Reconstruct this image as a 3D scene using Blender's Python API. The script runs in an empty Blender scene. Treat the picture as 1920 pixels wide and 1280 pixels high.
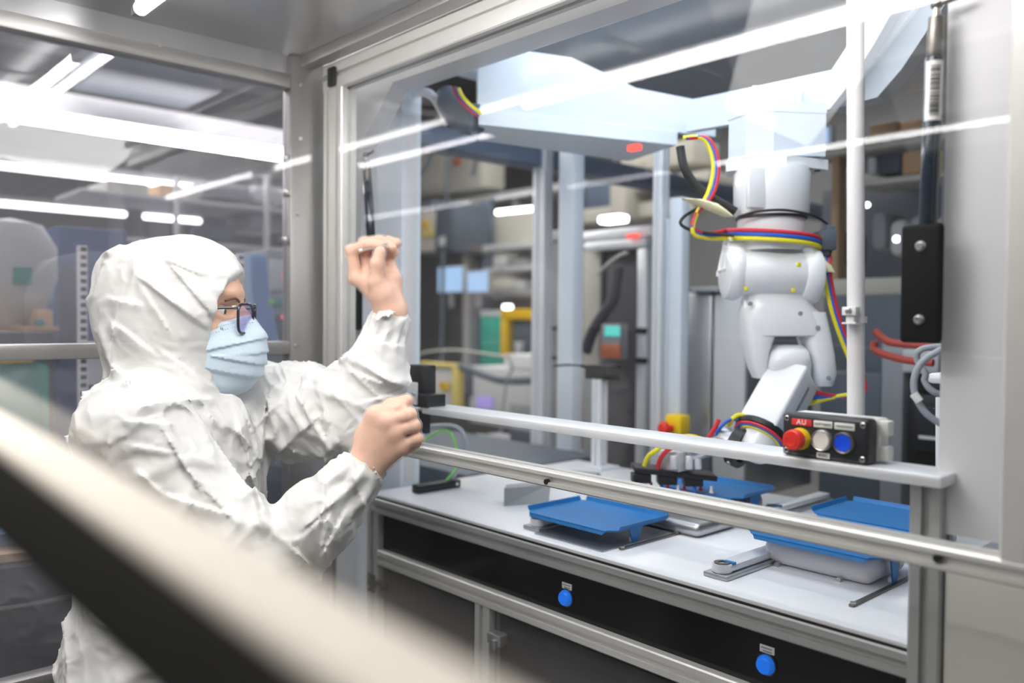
import bpy, bmesh, math, random
import numpy as np
from mathutils import Vector as V, Matrix
random.seed(7)
np.random.seed(7)
sc = bpy.context.scene
COL = sc.collection
# ------------------------------------------------------------------ camera
# Two vanishing points of the machine give the camera's turn; 1569 px is its focal length.
F = 1569.0
EYE = V((0.0, 0.0, 1.55))
def _cd(px, py): return V(((px - 960) / F, (640 - py) / F, -1.0))
_x = -_cd(-480, 590).normalized()
_y = _cd(2670, 616)
_y = (_y - _x * _y.dot(_x)).normalized()
_z = _x.cross(_y)
ROT = Matrix((_x, _y, _z))            # camera -> world
def ray(px, py): return ROT @ _cd(px, py)
def PY(px, py, Y):
    d = ray(px, py); return EYE + d * ((Y - EYE.y) / d.y)
def PX(px, py, X):
    d = ray(px, py); return EYE + d * ((X - EYE.x) / d.x)
def PZ(px, py, Z):
    d = ray(px, py); return EYE + d * ((Z - EYE.z) / d.z)
def PD(px, py, depth): return EYE + ray(px, py) * depth
def proj(p):
    q = ROT.transposed() @ (V(p) - EYE)
    return (960 + F * q.x / -q.z, 640 - F * q.y / -q.z)
cam_data = bpy.data.cameras.new('camera')
cam = bpy.data.objects.new('camera', cam_data)
COL.objects.link(cam)
cam.matrix_world = Matrix.Translation(EYE) @ ROT.to_4x4()
cam_data.sensor_width = 36.0
cam_data.lens = F * 36.0 / 1920.0
cam_data.clip_start = 0.02
cam_data.dof.use_dof = True
cam_data.dof.focus_distance = 1.38
cam_data.dof.aperture_fstop = 2.0
sc.camera = cam
# ------------------------------------------------------------------ materials
MATS = {}
def _nt(name):
    m = bpy.data.materials.new(name); m.use_nodes = True
    nt = m.node_tree; nt.nodes.clear()
    out = nt.nodes.new('ShaderNodeOutputMaterial')
    MATS[name] = m
    return m, nt, out
def mat(name, col, rough=0.5, metal=0.0, var=0.06, scale=18.0, bump=0.0, bscale=60.0, stretch=None, coat=0.0, emit=None, spec=0.5, sss=0.0, trans=0.0):
    m, nt, out = _nt(name)
    N, L = nt.nodes, nt.links
    b = N.new('ShaderNodeBsdfPrincipled')
    tc = N.new('ShaderNodeTexCoord'); mp = N.new('ShaderNodeMapping')
    L.new(tc.outputs['Object'], mp.inputs[0])
    if stretch: mp.inputs['Scale'].default_value = stretch
    nz = N.new('ShaderNodeTexNoise'); nz.inputs['Scale'].default_value = scale; nz.inputs['Detail'].default_value = 4
    L.new(mp.outputs[0], nz.inputs['Vector'])
    mx = N.new('ShaderNodeMix'); mx.data_type = 'RGBA'
    c = list(col) + [1.0]
    mx.inputs[6].default_value = [max(0, v * (1 - var)) for v in c[:3]] + [1]
    mx.inputs[7].default_value = [min(1, v * (1 + var)) for v in c[:3]] + [1]
    L.new(nz.outputs['Fac'], mx.inputs[0]); L.new(mx.outputs[2], b.inputs['Base Color'])
    b.inputs['Roughness'].default_value = rough
    b.inputs['Metallic'].default_value = metal
    b.inputs['Specular IOR Level'].default_value = spec
    b.inputs['Coat Weight'].default_value = coat
    if sss:
        b.inputs['Subsurface Weight'].default_value = sss
        b.inputs['Subsurface Radius'].default_value = (0.012, 0.005, 0.003)
        b.inputs['Subsurface Scale'].default_value = 0.6
    if trans: b.inputs['Transmission Weight'].default_value = trans
    if emit:
        b.inputs['Emission Color'].default_value = list(emit[0]) + [1]; b.inputs['Emission Strength'].default_value = emit[1]
    if bump:
        n2 = N.new('ShaderNodeTexNoise'); n2.inputs['Scale'].default_value = bscale; n2.inputs['Detail'].default_value = 5
        L.new(mp.outputs[0], n2.inputs['Vector'])
        bp = N.new('ShaderNodeBump'); bp.inputs['Strength'].default_value = bump; bp.inputs['Distance'].default_value = 0.01
        L.new(n2.outputs['Fac'], bp.inputs['Height']); L.new(bp.outputs[0], b.inputs['Normal'])
    L.new(b.outputs[0], out.inputs[0])
    return m
def emitter(name, col, strength):
    m, nt, out = _nt(name)
    e = nt.nodes.new('ShaderNodeEmission'); e.inputs[0].default_value = list(col) + [1]; e.inputs[1].default_value = strength
    nt.links.new(e.outputs[0], out.inputs[0])
    return m
def pane_mat(name, tint=(1, 1, 1), f0=0.035, gain=0.6, rough=0.0, haze=0.0, hazecol=(.8, .8, .8), wave=0.0, wscale=(6, 6, .6)):
    """thin clear sheet: transparent, mirror-like by angle, optionally a little milky or wavy"""
    m, nt, out = _nt(name)
    N, L = nt.nodes, nt.links
    t = N.new('ShaderNodeBsdfTransparent'); t.inputs[0].default_value = list(tint) + [1]
    g = N.new('ShaderNodeBsdfGlossy'); g.inputs['Roughness'].default_value = rough; g.inputs[0].default_value = (1, 1, 1, 1)
    lw = N.new('ShaderNodeLayerWeight'); lw.inputs[0].default_value = 0.5
    p = N.new('ShaderNodeMath'); p.operation = 'POWER'; p.inputs[1].default_value = 5.0
    a = N.new('ShaderNodeMath'); a.operation = 'MULTIPLY_ADD'; a.inputs[1].default_value = gain * (1 - f0); a.inputs[2].default_value = f0
    L.new(lw.outputs['Facing'], p.inputs[0]); L.new(p.outputs[0], a.inputs[0])
    mx = N.new('ShaderNodeMixShader')
    L.new(a.outputs[0], mx.inputs[0])
    base = t.outputs[0]
    if haze:
        d = N.new('ShaderNodeBsdfDiffuse'); d.inputs[0].default_value = list(hazecol) + [1]
        h = N.new('ShaderNodeMixShader'); h.inputs[0].default_value = haze
        L.new(base, h.inputs[1]); L.new(d.outputs[0], h.inputs[2]); base = h.outputs[0]
    L.new(base, mx.inputs[1]); L.new(g.outputs[0], mx.inputs[2])
    if wave:
        tc = N.new('ShaderNodeTexCoord'); mp = N.new('ShaderNodeMapping'); mp.inputs['Scale'].default_value = wscale
        nz = N.new('ShaderNodeTexNoise'); nz.inputs['Scale'].default_value = 1.0; nz.inputs['Detail'].default_value = 1.5
        bp = N.new('ShaderNodeBump'); bp.inputs['Strength'].default_value = wave; bp.inputs['Distance'].default_value = 0.02
        L.new(tc.outputs['Object'], mp.inputs[0]); L.new(mp.outputs[0], nz.inputs['Vector']); L.new(nz.outputs['Fac'], bp.inputs['Height'])
        L.new(bp.outputs[0], g.inputs['Normal'])
    L.new(mx.outputs[0], out.inputs[0])
    return m
# ------------------------------------------------------------------ mesh builder
class MB:
    def __init__(self): self.bm = bmesh.new()
    def _merge(self, b2):
        me = bpy.data.meshes.new('t'); b2.to_mesh(me); b2.free(); self.bm.from_mesh(me); bpy.data.meshes.remove(me)
        return self
    def obox(self, c, ax, half, b=0.0, seg=2):
        b2 = bmesh.new(); bmesh.ops.create_cube(b2, size=2.0)
        M = Matrix((V(ax[0]) * half[0], V(ax[1]) * half[1], V(ax[2]) * half[2])).transposed().to_4x4(); M.translation = V(c)
        for v in b2.verts: v.co = M @ v.co
        if M.determinant() < 0: bmesh.ops.reverse_faces(b2, faces=b2.faces[:])
        if b > 0: bmesh.ops.bevel(b2, geom=b2.edges[:], offset=min(b, min(half) * .95), segments=seg, affect='EDGES', profile=0.5)
        return self._merge(b2)
    def box(self, x0, x1, y0, y1, z0, z1, b=0.0, seg=2):
        return self.obox(((x0 + x1) / 2, (y0 + y1) / 2, (z0 + z1) / 2), ((1, 0, 0), (0, 1, 0), (0, 0, 1)),
                         (abs(x1 - x0) / 2, abs(y1 - y0) / 2, abs(z1 - z0) / 2), b, seg)
    def bar(self, p0, p1, w, h, up=(0, 0, 1), b=0.0):
        p0, p1 = V(p0), V(p1); d = (p1 - p0); L = d.length; d.normalize()
        s = d.cross(V(up)).normalized(); u = s.cross(d)
        return self.obox((p0 + p1) / 2, (d, s, u), (L / 2, w / 2, h / 2), b)
    def prism(self, pts, vec):
        b2 = bmesh.new(); vec = V(vec)
        a = [b2.verts.new(V(p)) for p in pts]; c = [b2.verts.new(V(p) + vec) for p in pts]
        b2.faces.new(a); b2.faces.new(c[::-1])
        n = len(a)
        for i in range(n): b2.faces.new((a[i], c[i], c[(i + 1) % n], a[(i + 1) % n]))
        bmesh.ops.recalc_face_normals(b2, faces=b2.faces[:])
        return self._merge(b2)
    def cyl(self, p0, p1, r0, r1=None, seg=28, b=0.0):
        p0, p1 = V(p0), V(p1); r1 = r0 if r1 is None else r1
        d = (p1 - p0); L = d.length; d.normalize()
        if b > 0: return self.lathe(p0, d, [(0, 0), (r0 - b, 0), (r0 - b * .3, b * .3), (r0, b), (r1, L - b), (r1 - b * .3, L - b * .3), (r1 - b, L), (0, L)], seg)
        return self.lathe(p0, d, [(0, 0), (r0, 0), (r1, L), (0, L)], seg)
    def lathe(self, o, axis, prof, seg=28):
        o = V(o); a = V(axis).normalized()
        t = V((0, 0, 1)) if abs(a.z) < .9 else V((1, 0, 0))
        u = a.cross(t).normalized(); w = a.cross(u)
        b2 = bmesh.new(); rings = []
        for r, h in prof:
            if r < 1e-6: rings.append([b2.verts.new(o + a * h)])
            else: rings.append([b2.verts.new(o + a * h + (u * math.cos(2 * math.pi * i / seg) + w * math.sin(2 * math.pi * i / seg)) * r) for i in range(seg)])
        for A, B in zip(rings, rings[1:]):
            if len(A) == 1 and len(B) == 1: continue
            for i in range(seg):
                j = (i + 1) % seg
                if len(A) == 1: b2.faces.new((A[0], B[j], B[i]))
                elif len(B) == 1: b2.faces.new((A[i], A[j], B[0]))
                else: b2.faces.new((A[i], A[j], B[j], B[i]))
        bmesh.ops.recalc_face_normals(b2, faces=b2.faces[:])
        return self._merge(b2)
    def tube(self, pts, r, seg=10, sub=6, closed=False):
        pts = [V(p) for p in pts]
        P = spline(pts, sub) if sub > 1 and len(pts) > 2 else pts
        b2 = bmesh.new(); rings = []; prev = None
        rr = r if callable(r) else (lambda t: r)
        for i, p in enumerate(P):
            d = (P[min(i + 1, len(P) - 1)] - P[max(i - 1, 0)]).normalized()
            if prev is None:
                t = V((0, 0, 1)) if abs(d.z) < .9 else V((1, 0, 0)); u = d.cross(t).normalized()
            else:
                u = (prev - d * prev.dot(d))
                u = u.normalized() if u.length > 1e-6 else d.orthogonal().normalized()
            prev = u; w = d.cross(u); q = rr(i / max(1, len(P) - 1))
            rings.append([b2.verts.new(p + (u * math.cos(2 * math.pi * k / seg) + w * math.sin(2 * math.pi * k / seg)) * q) for k in range(seg)])
        for A, B in zip(rings, rings[1:]):
            for k in range(seg): b2.faces.new((A[k], A[(k + 1) % seg], B[(k + 1) % seg], B[k]))
        b2.faces.new(rings[0][::-1]); b2.faces.new(rings[-1])
        bmesh.ops.recalc_face_normals(b2, faces=b2.faces[:])
        return self._merge(b2)
    def torus(self, c, axis, R, r, seg=36, s2=10):
        c = V(c); a = V(axis).normalized(); u = a.orthogonal().normalized(); w = a.cross(u)
        b2 = bmesh.new()
        rings = [[b2.verts.new(c + (u * math.cos(t) + w * math.sin(t)) * (R + r * math.cos(k)) + a * r * math.sin(k))
                  for k in [2 * math.pi * j / s2 for j in range(s2)]] for t in [2 * math.pi * i / seg for i in range(seg)]]
        for i in range(seg):
            A, B = rings[i], rings[(i + 1) % seg]
            for k in range(s2): b2.faces.new((A[k], B[k], B[(k + 1) % s2], A[(k + 1) % s2]))
        bmesh.ops.recalc_face_normals(b2, faces=b2.faces[:])
        return self._merge(b2)
    def ball(self, c, rad, ax=((1, 0, 0), (0, 1, 0), (0, 0, 1)), sub=3):
        if not hasattr(rad, '__len__'): rad = (rad,) * 3
        b2 = bmesh.new(); bmesh.ops.create_icosphere(b2, subdivisions=sub, radius=1.0)
        M = Matrix((V(ax[0]) * rad[0], V(ax[1]) * rad[1], V(ax[2]) * rad[2])).transposed().to_4x4(); M.translation = V(c)
        for v in b2.verts: v.co = M @ v.co
        if M.determinant() < 0: bmesh.ops.reverse_faces(b2, faces=b2.faces[:])
        return self._merge(b2)
    def loft(self, rings, cap=True):
        b2 = bmesh.new(); R = [[b2.verts.new(V(p)) for p in ring] for ring in rings]; n = len(R[0])
        for A, B in zip(R, R[1:]):
            for i in range(n): b2.faces.new((A[i], A[(i + 1) % n], B[(i + 1) % n], B[i]))
        if cap: b2.faces.new(R[0][::-1]); b2.faces.new(R[-1])
        bmesh.ops.recalc_face_normals(b2, faces=b2.faces[:])
        return self._merge(b2)
    def profile(self, a, b, u, w, h, v=None, slot=.0105, dep=.009):
        """slotted aluminium bar from a to b; section w along u, h along v"""
        a, b, u = V(a), V(b), V(u).normalized()
        d = (b - a).normalized(); u = (u - d * u.dot(d)).normalized(); v = d.cross(u)
        def side(L):
            n = max(1, round(L / .045)); pts = []
            for i in range(n):
                c = -L / 2 + L * (i + .5) / n
                pts += [(c - slot / 2, 0), (c - slot / 2, dep), (c + slot / 2, dep), (c + slot / 2, 0)]
            return pts
        ch = .0025; P = []
        P += [(-w / 2 + ch, -h / 2)] + [(s, -h / 2 + q) for s, q in side(w)] + [(w / 2 - ch, -h / 2)]
        P += [(w / 2, -h / 2 + ch)] + [(w / 2 - q, s) for s, q in side(h)] + [(w / 2, h / 2 - ch)]
        P += [(w / 2 - ch, h / 2)] + [(-s, h / 2 - q) for s, q in side(w)] + [(-w / 2 + ch, h / 2)]
        P += [(-w / 2, h / 2 - ch)] + [(-w / 2 + q, -s) for s, q in side(h)] + [(-w / 2, -h / 2 + ch)]
        return self.prism([a + u * p + v * q for p, q in P], b - a)
    def mesh(self, name, smooth=32.0):
        me = bpy.data.meshes.new(name)
        bmesh.ops.remove_doubles(self.bm, verts=self.bm.verts[:], dist=1e-6)
        self.bm.to_mesh(me); self.bm.free()
        if smooth:
            for p in me.polygons: p.use_smooth = True
            me.set_sharp_from_angle(angle=math.radians(smooth))
        return me
def spline(pts, sub):
    out = []; n = len(pts)
    for i in range(n - 1):
        p0, p1, p2, p3 = pts[max(i - 1, 0)], pts[i], pts[i + 1], pts[min(i + 2, n - 1)]
        for k in range(sub):
            t = k / sub
            out.append(0.5 * ((2 * p1) + (p2 - p0) * t + (2 * p0 - 5 * p1 + 4 * p2 - p3) * t * t + (3 * p1 - p0 - 3 * p2 + p3) * t ** 3))
    out.append(pts[-1]); return out
# ------------------------------------------------------------------ objects
WORLD = {}                             # world place of every root, for its parts
def _props(o, label=None, cat=None, group=None, kind=None):
    if label: o['label'] = label
    if cat: o['category'] = cat
    if group: o['group'] = group
    if kind: o['kind'] = kind
def thing(name, label, cat, loc, group=None):
    o = bpy.data.objects.new(name, None); COL.objects.link(o); o.empty_display_size = .05
    o.location = V(loc); WORLD[o.name] = V(loc); _props(o, label, cat, group); return o
def _link(name, me, m, origin):
    me.transform(Matrix.Translation(-origin)); me.materials.clear(); me.materials.append(MATS[m] if isinstance(m, str) else m)
    o = bpy.data.objects.new(name, me); COL.objects.link(o); return o
def part(name, mb, m, parent, label=None, smooth=32.0):
    me = mb.mesh(name, smooth) if isinstance(mb, MB) else mb
    org = WORLD[parent.name]
    o = _link(name, me, m, org); o.parent = parent; WORLD[o.name] = org
    if label: o['label'] = label
    return o
def solo(name, mb, m, label, cat, group=None, kind=None, smooth=32.0):
    me = mb.mesh(name, smooth) if isinstance(mb, MB) else mb
    co = np.empty(len(me.vertices) * 3, np.float32); me.vertices.foreach_get('co', co); co = co.reshape(-1, 3)
    lo, hi = co.min(0), co.max(0); org = V(((lo[0] + hi[0]) / 2, (lo[1] + hi[1]) / 2, lo[2]))
    o = _link(name, me, m, org); o.location = org; WORLD[o.name] = org; _props(o, label, cat, group, kind); return o
def struct(name, mb, m):
    o = solo(name, mb, m, None, None, kind='structure'); return o
def copy_tree(o, loc, label=None, group=None):
    def rec(src, par):
        c = src.copy(); COL.objects.link(c)
        if par is not None: c.parent = par
        for ch in [k for k in COL.objects if k.parent is src]: rec(ch, c)
        return c
    c = rec(o, None); c.location = V(loc)
    if label: c['label'] = label
    if group: c['group'] = group
    return c
def text_mesh(body, size, origin, right, up, depth=.0006, align='CENTER', spacing=1.0):
    cu = bpy.data.curves.new('lettering', 'FONT'); cu.body = body; cu.size = size; cu.align_x = align; cu.align_y = 'CENTER'
    cu.extrude = depth; cu.space_character = spacing; cu.offset = size * .006; cu.resolution_u = 3
    ob = bpy.data.objects.new('lettering', cu); me = bpy.data.meshes.new_from_object(ob)
    bpy.data.objects.remove(ob)
    r, u = V(right).normalized(), V(up).normalized(); n = r.cross(u)
    M = Matrix((r, u, n)).transposed().to_4x4(); M.translation = V(origin)
    me.transform(M); return me
def bx(px0, py0, px1, py1, Y, t=.05, b=0.0):
    """axis-aligned box whose front face (plane y=Y) fills the given picture rectangle"""
    p, q = PY(px0, (py0 + py1) / 2, Y), PY(px1, (py0 + py1) / 2, Y)
    pm = (px0 + px1) / 2
    return MB().box(p.x, q.x, Y, Y + t, PY(pm, py1, Y).z, PY(pm, py0, Y).z, b)
# ------------------------------------------------------------------ material palette
mat('aluminium', (.74, .73, .70), .42, .45, .05, 30, .05, 40, (1, 1, 1))
mat('bright_aluminium', (.80, .82, .85), .38, .35, .04, 30, .04, 40)
mat('grey_profile', (.52, .53, .52), .45, .35, .06, 25, .05, 50)
mat('stainless', (.40, .39, .38), .38, .7, .10, 9, .06, 30, (1, 1, .25))
mat('stainless_sheet', (.56, .56, .57), .28, .8, .15, 3, .10, 5)
mat('white_sheet', (.68, .68, .70), .35, 0, .02, 6)
mat('cell_white', (.68, .74, .81), .45, 0, .02, 6)
mat('worktop_white', (.86, .87, .90), .30, 0, .02, 10, coat=.2)
mat('robot_white', (.86, .87, .89), .28, 0, .02, 10, coat=.3)
mat('putty_panel', (.60, .59, .54), .5, 0, .03, 10, .02, 150)
mat('cream_coating', (.90, .83, .73), .8, 0, .04, 20, spec=.2)
mat('seal_and_shade_black', (.012, .011, .010), .8, 0, .2, 20)  # cabinet seal strip, and the guard rail's shade put in as colour
mat('black_plastic', (.008, .0085, .0095), .45, 0, .2, 60, .05, 300)
mat('black_matt', (.004, .004, .005), .6, 0, .2, 60, spec=.15)
mat('anthracite', (.012, .014, .018), .42, 0, .15, 80, .06, 400)
mat('light_plastic', (.70, .70, .67), .45, 0, .03, 30)
mat('gasspring_navy', (.012, .022, .038), .18, .1, .1, 30, coat=.6)
mat('dark_steel', (.22, .20, .18), .38, .9, .12, 60, .05, 200, (1, 1, .3))
mat('steel', (.62, .61, .60), .28, .95, .08, 40)
mat('satin_steel', (.50, .51, .53), .36, .9, .08, 12, .05, 30)
mat('tray_blue', (.006, .17, .47), .42, 0, .06, 20)
mat('button_blue', (.002, .075, .80), .30, 0, .03, 20, coat=.3)
mat('push_blue', (.01, .16, .80), .35, 0, .03, 20, emit=((.01, .20, .9), .35))
mat('button_white', (.80, .76, .70), .35, 0, .02, 20, coat=.3)
mat('estop_red', (.80, .028, .014), .42, 0, .04, 20)
mat('label_red', (.72, .03, .03), .5, 0, .03, 20)
mat('estop_yellow', (.90, .62, .005), .42, 0, .04, 20)
mat('label_white', (.80, .79, .75), .55, 0, .02, 20)
mat('ink', (.012, .012, .012), .6, 0, .1, 20)
mat('hose_yellow', (.85, .75, .02), .4, 0, .03, 20)
mat('hose_blue', (.02, .12, .60), .4, 0, .03, 20)
mat('hose_red', (.70, .03, .05), .4, 0, .03, 20)
mat('hose_green', (.20, .60, .12), .4, 0, .03, 20)
mat('cable_grey', (.30, .33, .38), .5, 0, .04, 20)
mat('cable_black', (.015, .016, .018), .5, 0, .1, 20)
mat('cable_red', (.45, .06, .04), .5, 0, .1, 20)
mat('conduit_white', (.78, .77, .79), .4, 0, .02, 20)
mat('tie_cream', (.85, .80, .50), .5, 0, .05, 40)
mat('roof_tint', (.30, .34, .39), .35, .3, .12, 5, .05, 20)
mat('dark_plexi', (.003, .0035, .005), .15, 0, .3, 6, spec=.3)
mat('smoke_plexi', (.035, .035, .04), .15, 0, .3, 5, spec=.3)
mat('hall_grey', (.30, .30, .31), .7, 0, .15, 2)
mat('hall_dark', (.10, .105, .11), .7, 0, .2, 2)
mat('hall_floor', (.32, .32, .31), .5, 0, .1, 3)
mat('beige', (.55, .53, .47), .6, 0, .08, 6)
mat('pale_grey', (.55, .56, .57), .6, 0, .08, 6)
mat('mid_grey', (.30, .31, .33), .6, 0, .12, 6)
mat('slate', (.10, .12, .15), .55, 0, .2, 6)
mat('beam_blue', (.12, .16, .23), .55, 0, .2, 8)
mat('deep_blue', (.05, .09, .24), .6, 0, .2, 8)
mat('sky_blue', (.30, .48, .72), .5, 0, .1, 8)
mat('teal', (.04, .27, .22), .5, 0, .1, 8)
mat('green_machine', (.05, .40, .30), .5, 0, .1, 8)
mat('safety_yellow', (.80, .50, .02), .5, 0, .06, 8)
mat('dull_yellow', (.72, .58, .18), .55, 0, .08, 8)
mat('rust_orange', (.50, .15, .07), .55, 0, .08, 8)
mat('cardboard', (.70, .45, .26), .75, 0, .12, 12)
mat('wood', (.42, .27, .15), .6, 0, .12, 12)
mat('smoke_curtain', (.09, .09, .10), .45, 0, .3, 4, .3, 8, (1, 1, .3))
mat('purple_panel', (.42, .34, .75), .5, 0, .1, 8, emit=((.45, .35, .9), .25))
emitter('tube_glow', (1.0, .98, .95), 16.0)
emitter('tube_strong', (1.0, .98, .96), 30.0)
emitter('lamp_glow', (1.0, .985, .97), 9.0)
emitter('screen_blue', (.45, .68, 1.0), .9)
emitter('screen_teal', (.15, .75, .68), .9)
emitter('led_green', (.0, 1.0, .30), 2.2)
emitter('led_red', (1.0, .12, .10), 1.6)
emitter('led_white', (.9, .95, 1.0), 6.0)
emitter('led_blue', (.1, .25, 1.0), 3.0)
pane_mat('near_pane', f0=.022, gain=.40)
pane_mat('door_pane', f0=.017, gain=.8, wave=.010, wscale=(2.0, 2.0, 2.5))
pane_mat('film_pane', tint=(.93, .93, .96), f0=.05, gain=.6, haze=.07, hazecol=(.8, .8, .86), wave=.03, wscale=(7, 7, .3))
pane_mat('back_pane', tint=(.94, .95, .97), f0=.03, gain=.5, haze=.05)
pane_mat('lens', tint=(.86, .84, .95), f0=.06, gain=.8, haze=.06, hazecol=(.6, .55, .9))
# ------------------------------------------------------------------ the hall
struct('floor', MB().box(-13, 5, -4, 10, -.03, 0), 'hall_floor')
struct('ceiling', MB().box(-13, 5, -4, 10, 4.3, 4.4), 'hall_dark')
struct('wall_back', MB().box(-13, 5, 7.6, 7.7, 0, 4.3), 'hall_grey')
struct('wall_left', MB().box(-13.1, -13, -4, 7.7, 0, 4.3), 'hall_grey')
# ------------------------------------------------------------------ alcove roof and partition
XP = -1.748                             # plane of the partition
rf = thing('roof_panel', 'brushed stainless roof sheet over the corner where the person stands', 'roof panel', (-.9, .6, 2.15))
part('sheet', MB().box(XP - .09, .9, .15, .975, 2.15, 2.156), 'stainless_sheet', rf)
part('edge_flange', MB().box(XP - .05, .9, .94, .975, 2.125, 2.15, .002), 'stainless', rf)
part('seam', MB().box(-1.20, -1.17, .15, .94, 2.146, 2.15), 'stainless', rf)
gp = thing('glazed_partition', 'steel framed partition with clear film behind the person', 'partition', (XP, .45, 0))
part('post', MB().box(XP - .04, XP, .918, 1.03, 0, 2.15, .003), 'stainless', gp)
part('header', MB().box(XP - .04, XP, -.6, .918, 2.073, 2.105, .003), 'stainless', gp)
part('upper_panel', MB().box(XP - .035, XP - .02, -.6, .985, 2.105, 2.15), 'stainless_sheet', gp)
part('middle_rail', MB().box(XP - .04, XP, -.6, .918, 1.470, 1.500, .003), 'stainless', gp)
part('bottom_rail', MB().box(XP - .04, XP, -.6, .918, .850, .875, .003), 'stainless', gp)
part('film', MB().box(XP - .024, XP - .021, -.6, .918, 1.500, 2.073), 'film_pane', gp)
part('film', MB().box(XP - .024, XP - .021, -.6, .918, .875, 1.470), 'film_pane', gp)
part('kick_panel', MB().box(XP - .03, XP - .02, -.6, .918, .02, .850), 'smoke_curtain', gp)
for px, py in ((565, 159), (558, 401), (555, 647), (563, 260), (300, 84)):
    q = PX(px, py, XP); part('screw', MB().cyl((XP, q.y, q.z), (XP + .004, q.y, q.z), .004, seg=12), 'steel', gp)
for px, py in ((545, 360), (541, 450), (543, 295)):
    q = PX(px, py, XP); part('clip', MB().box(XP - .02, XP - .006, q.y - .008, q.y, q.z - .008, q.z + .008, .002), 'steel', gp)
# ------------------------------------------------------------------ foreground guard rail and its pane
D0 = ray(-530, 480).normalized()
B0 = PD(640, 1270, .20)
nh = V((0, 0, 1)).cross(D0); nh = -nh if nh.y < 0 else nh
nh.normalize(); nv = D0.cross(nh); nv = -nv if nv.z < 0 else nv
def _fit(fn, tgt):
    ax, ay = -530, 480; bx_, by = tgt; best = None
    for i in range(1, 800):
        s = i * .0002; p = proj(fn(s)); e = abs((bx_ - ax) * (p[1] - ay) - (by - ay) * (p[0] - ax))
        if best is None or e < best[0]: best = (e, s)
    return best[1]
wA = _fit(lambda s: B0 + nh * s, (955, 1278)); hC = _fit(lambda s: B0 - nv * s, (325, 1280))
gr = thing('guard_rail', 'cream guard rail with shaded side painted black crossing close before the person', 'rail', B0)
s0, s1 = -.40, 1.60
a_, b_ = B0 + D0 * s0, B0 + D0 * s1
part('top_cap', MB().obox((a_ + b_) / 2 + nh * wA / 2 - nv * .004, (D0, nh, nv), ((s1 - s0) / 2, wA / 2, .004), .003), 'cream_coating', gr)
part('shade_skirt', MB().obox((a_ + b_) / 2 + nh * (.004) - nv * (.008 + hC / 2), (D0, nh, nv), ((s1 - s0) / 2, .004, hC / 2), .002), 'seal_and_shade_black', gr)  # black face stands in for the shade on the rail's near side
part('back_skirt', MB().obox((a_ + b_) / 2 + nh * (wA - .004) - nv * (.008 + hC / 2), (D0, nh, nv), ((s1 - s0) / 2, .003, hC / 2), .002), 'seal_and_shade_black', gr)
part('under_strip', MB().obox((a_ + b_) / 2 + nh * (wA / 2) - nv * (.008 + hC + .002), (D0, nh, nv), ((s1 - s0) / 2, wA / 2 - .002, .002), .001), 'seal_and_shade_black', gr)
c0, c1 = a_ + nh * wA * .55, b_ + nh * wA * .55
yp = c0.y
near = MB().prism([V((c0.x, yp, c0.z - .02)), V((c1.x, yp, c1.z - .02)), V((c1.x, yp, 2.9)), V((c0.x, yp, 2.9))], (0, .003, 0))
solo('glass_sheet', near, 'near_pane', 'clear pane standing on the cream guard rail, seen through', 'glass')
# ------------------------------------------------------------------ lifting guard door
gd = thing('guard_door', 'clear lifting door in slotted aluminium frame across the robot cell', 'door', (-1.0, 1.0, 1.274))
ux, uy, uz = V((1, 0, 0)), V((0, 1, 0)), V((0, 0, 1))
part('stile', MB().profile((-1.681, 1.005, 1.274), (-1.681, 1.005, 2.07), ux, .080, .04), 'aluminium', gd)
part('stile', MB().profile((-.272, 1.005, 1.300), (-.272, 1.005, 2.60), ux, .060, .04), 'aluminium', gd)
part('header', MB().profile((-1.722, 1.005, 2.101), (.10, 1.005, 2.101), uy, .04, .062), 'aluminium', gd)
part('bottom_rail', MB().profile((-1.722, 1.005, 1.287), (.10, 1.005, 1.287), uy, .04, .027), 'aluminium', gd)
part('corner_cap', MB().box(-1.690, -1.662, .976, .986, 2.075, 2.118, .003), 'black_plastic', gd)
part('pane', MB().box(-1.640, -.303, 1.004, 1.008, 1.300, 2.07), 'door_pane', gd)
for px, py in ((1757, 1047), (1024, 903)):
    q = PY(px, py, .985); part('bolt', MB().cyl((q.x, .9835, q.z), (q.x, .99, q.z), .0045, seg=14), 'black_plastic', gd)
# ------------------------------------------------------------------ enclosure
me_ = thing('machine_enclosure', 'white robot cell enclosure with chamfered front opening and bright posts', 'enclosure', (-1.0, 1.6, 0))
YS = 1.10
L0, RX = -1.741, -.407
front = [(-1.86, 1.14), (L0, 1.14), (L0, 1.975), (-1.607, 2.094), (RX, 2.086), (RX, 1.29), (-.19, 1.29), (-.19, 2.7), (-1.86, 2.7)]
part('front_sheet', MB().prism([(x, YS, z) for x, z in front], (0, .012, 0)), 'white_sheet', me_)
# folded lips of the opening
def lip(a, b, d, off, name='front_lip', m='white_sheet'):
    a, b = V((a[0], YS + .012, a[1])), V((b[0], YS + .012, b[1])); t = (b - a).normalized(); n = V((-t.z, 0, t.x))
    part(name, MB().prism([a, b, b + n * off, a + n * off], (0, d, 0)), m, me_)
lip((L0, 1.14), (L0, 1.975), .035, .003); lip((L0, 1.975), (-1.607, 2.094), .035, .003); lip((-1.607, 2.094), (RX, 2.086), .05, .003)
part('right_lip', MB().box(RX, RX + .003, YS + .012, YS + .06, 1.29, 2.09), 'white_sheet', me_)
# inner header beam behind the sheet
part('inner_header', MB().box(-1.80, -.2, 1.165, 1.20, 2.105, 2.30, .003), 'cell_white', me_)
part('inner_header', MB().box(-1.80, -.2, 1.26, 1.30, 2.19, 2.36, .003), 'cell_white', me_)
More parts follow.
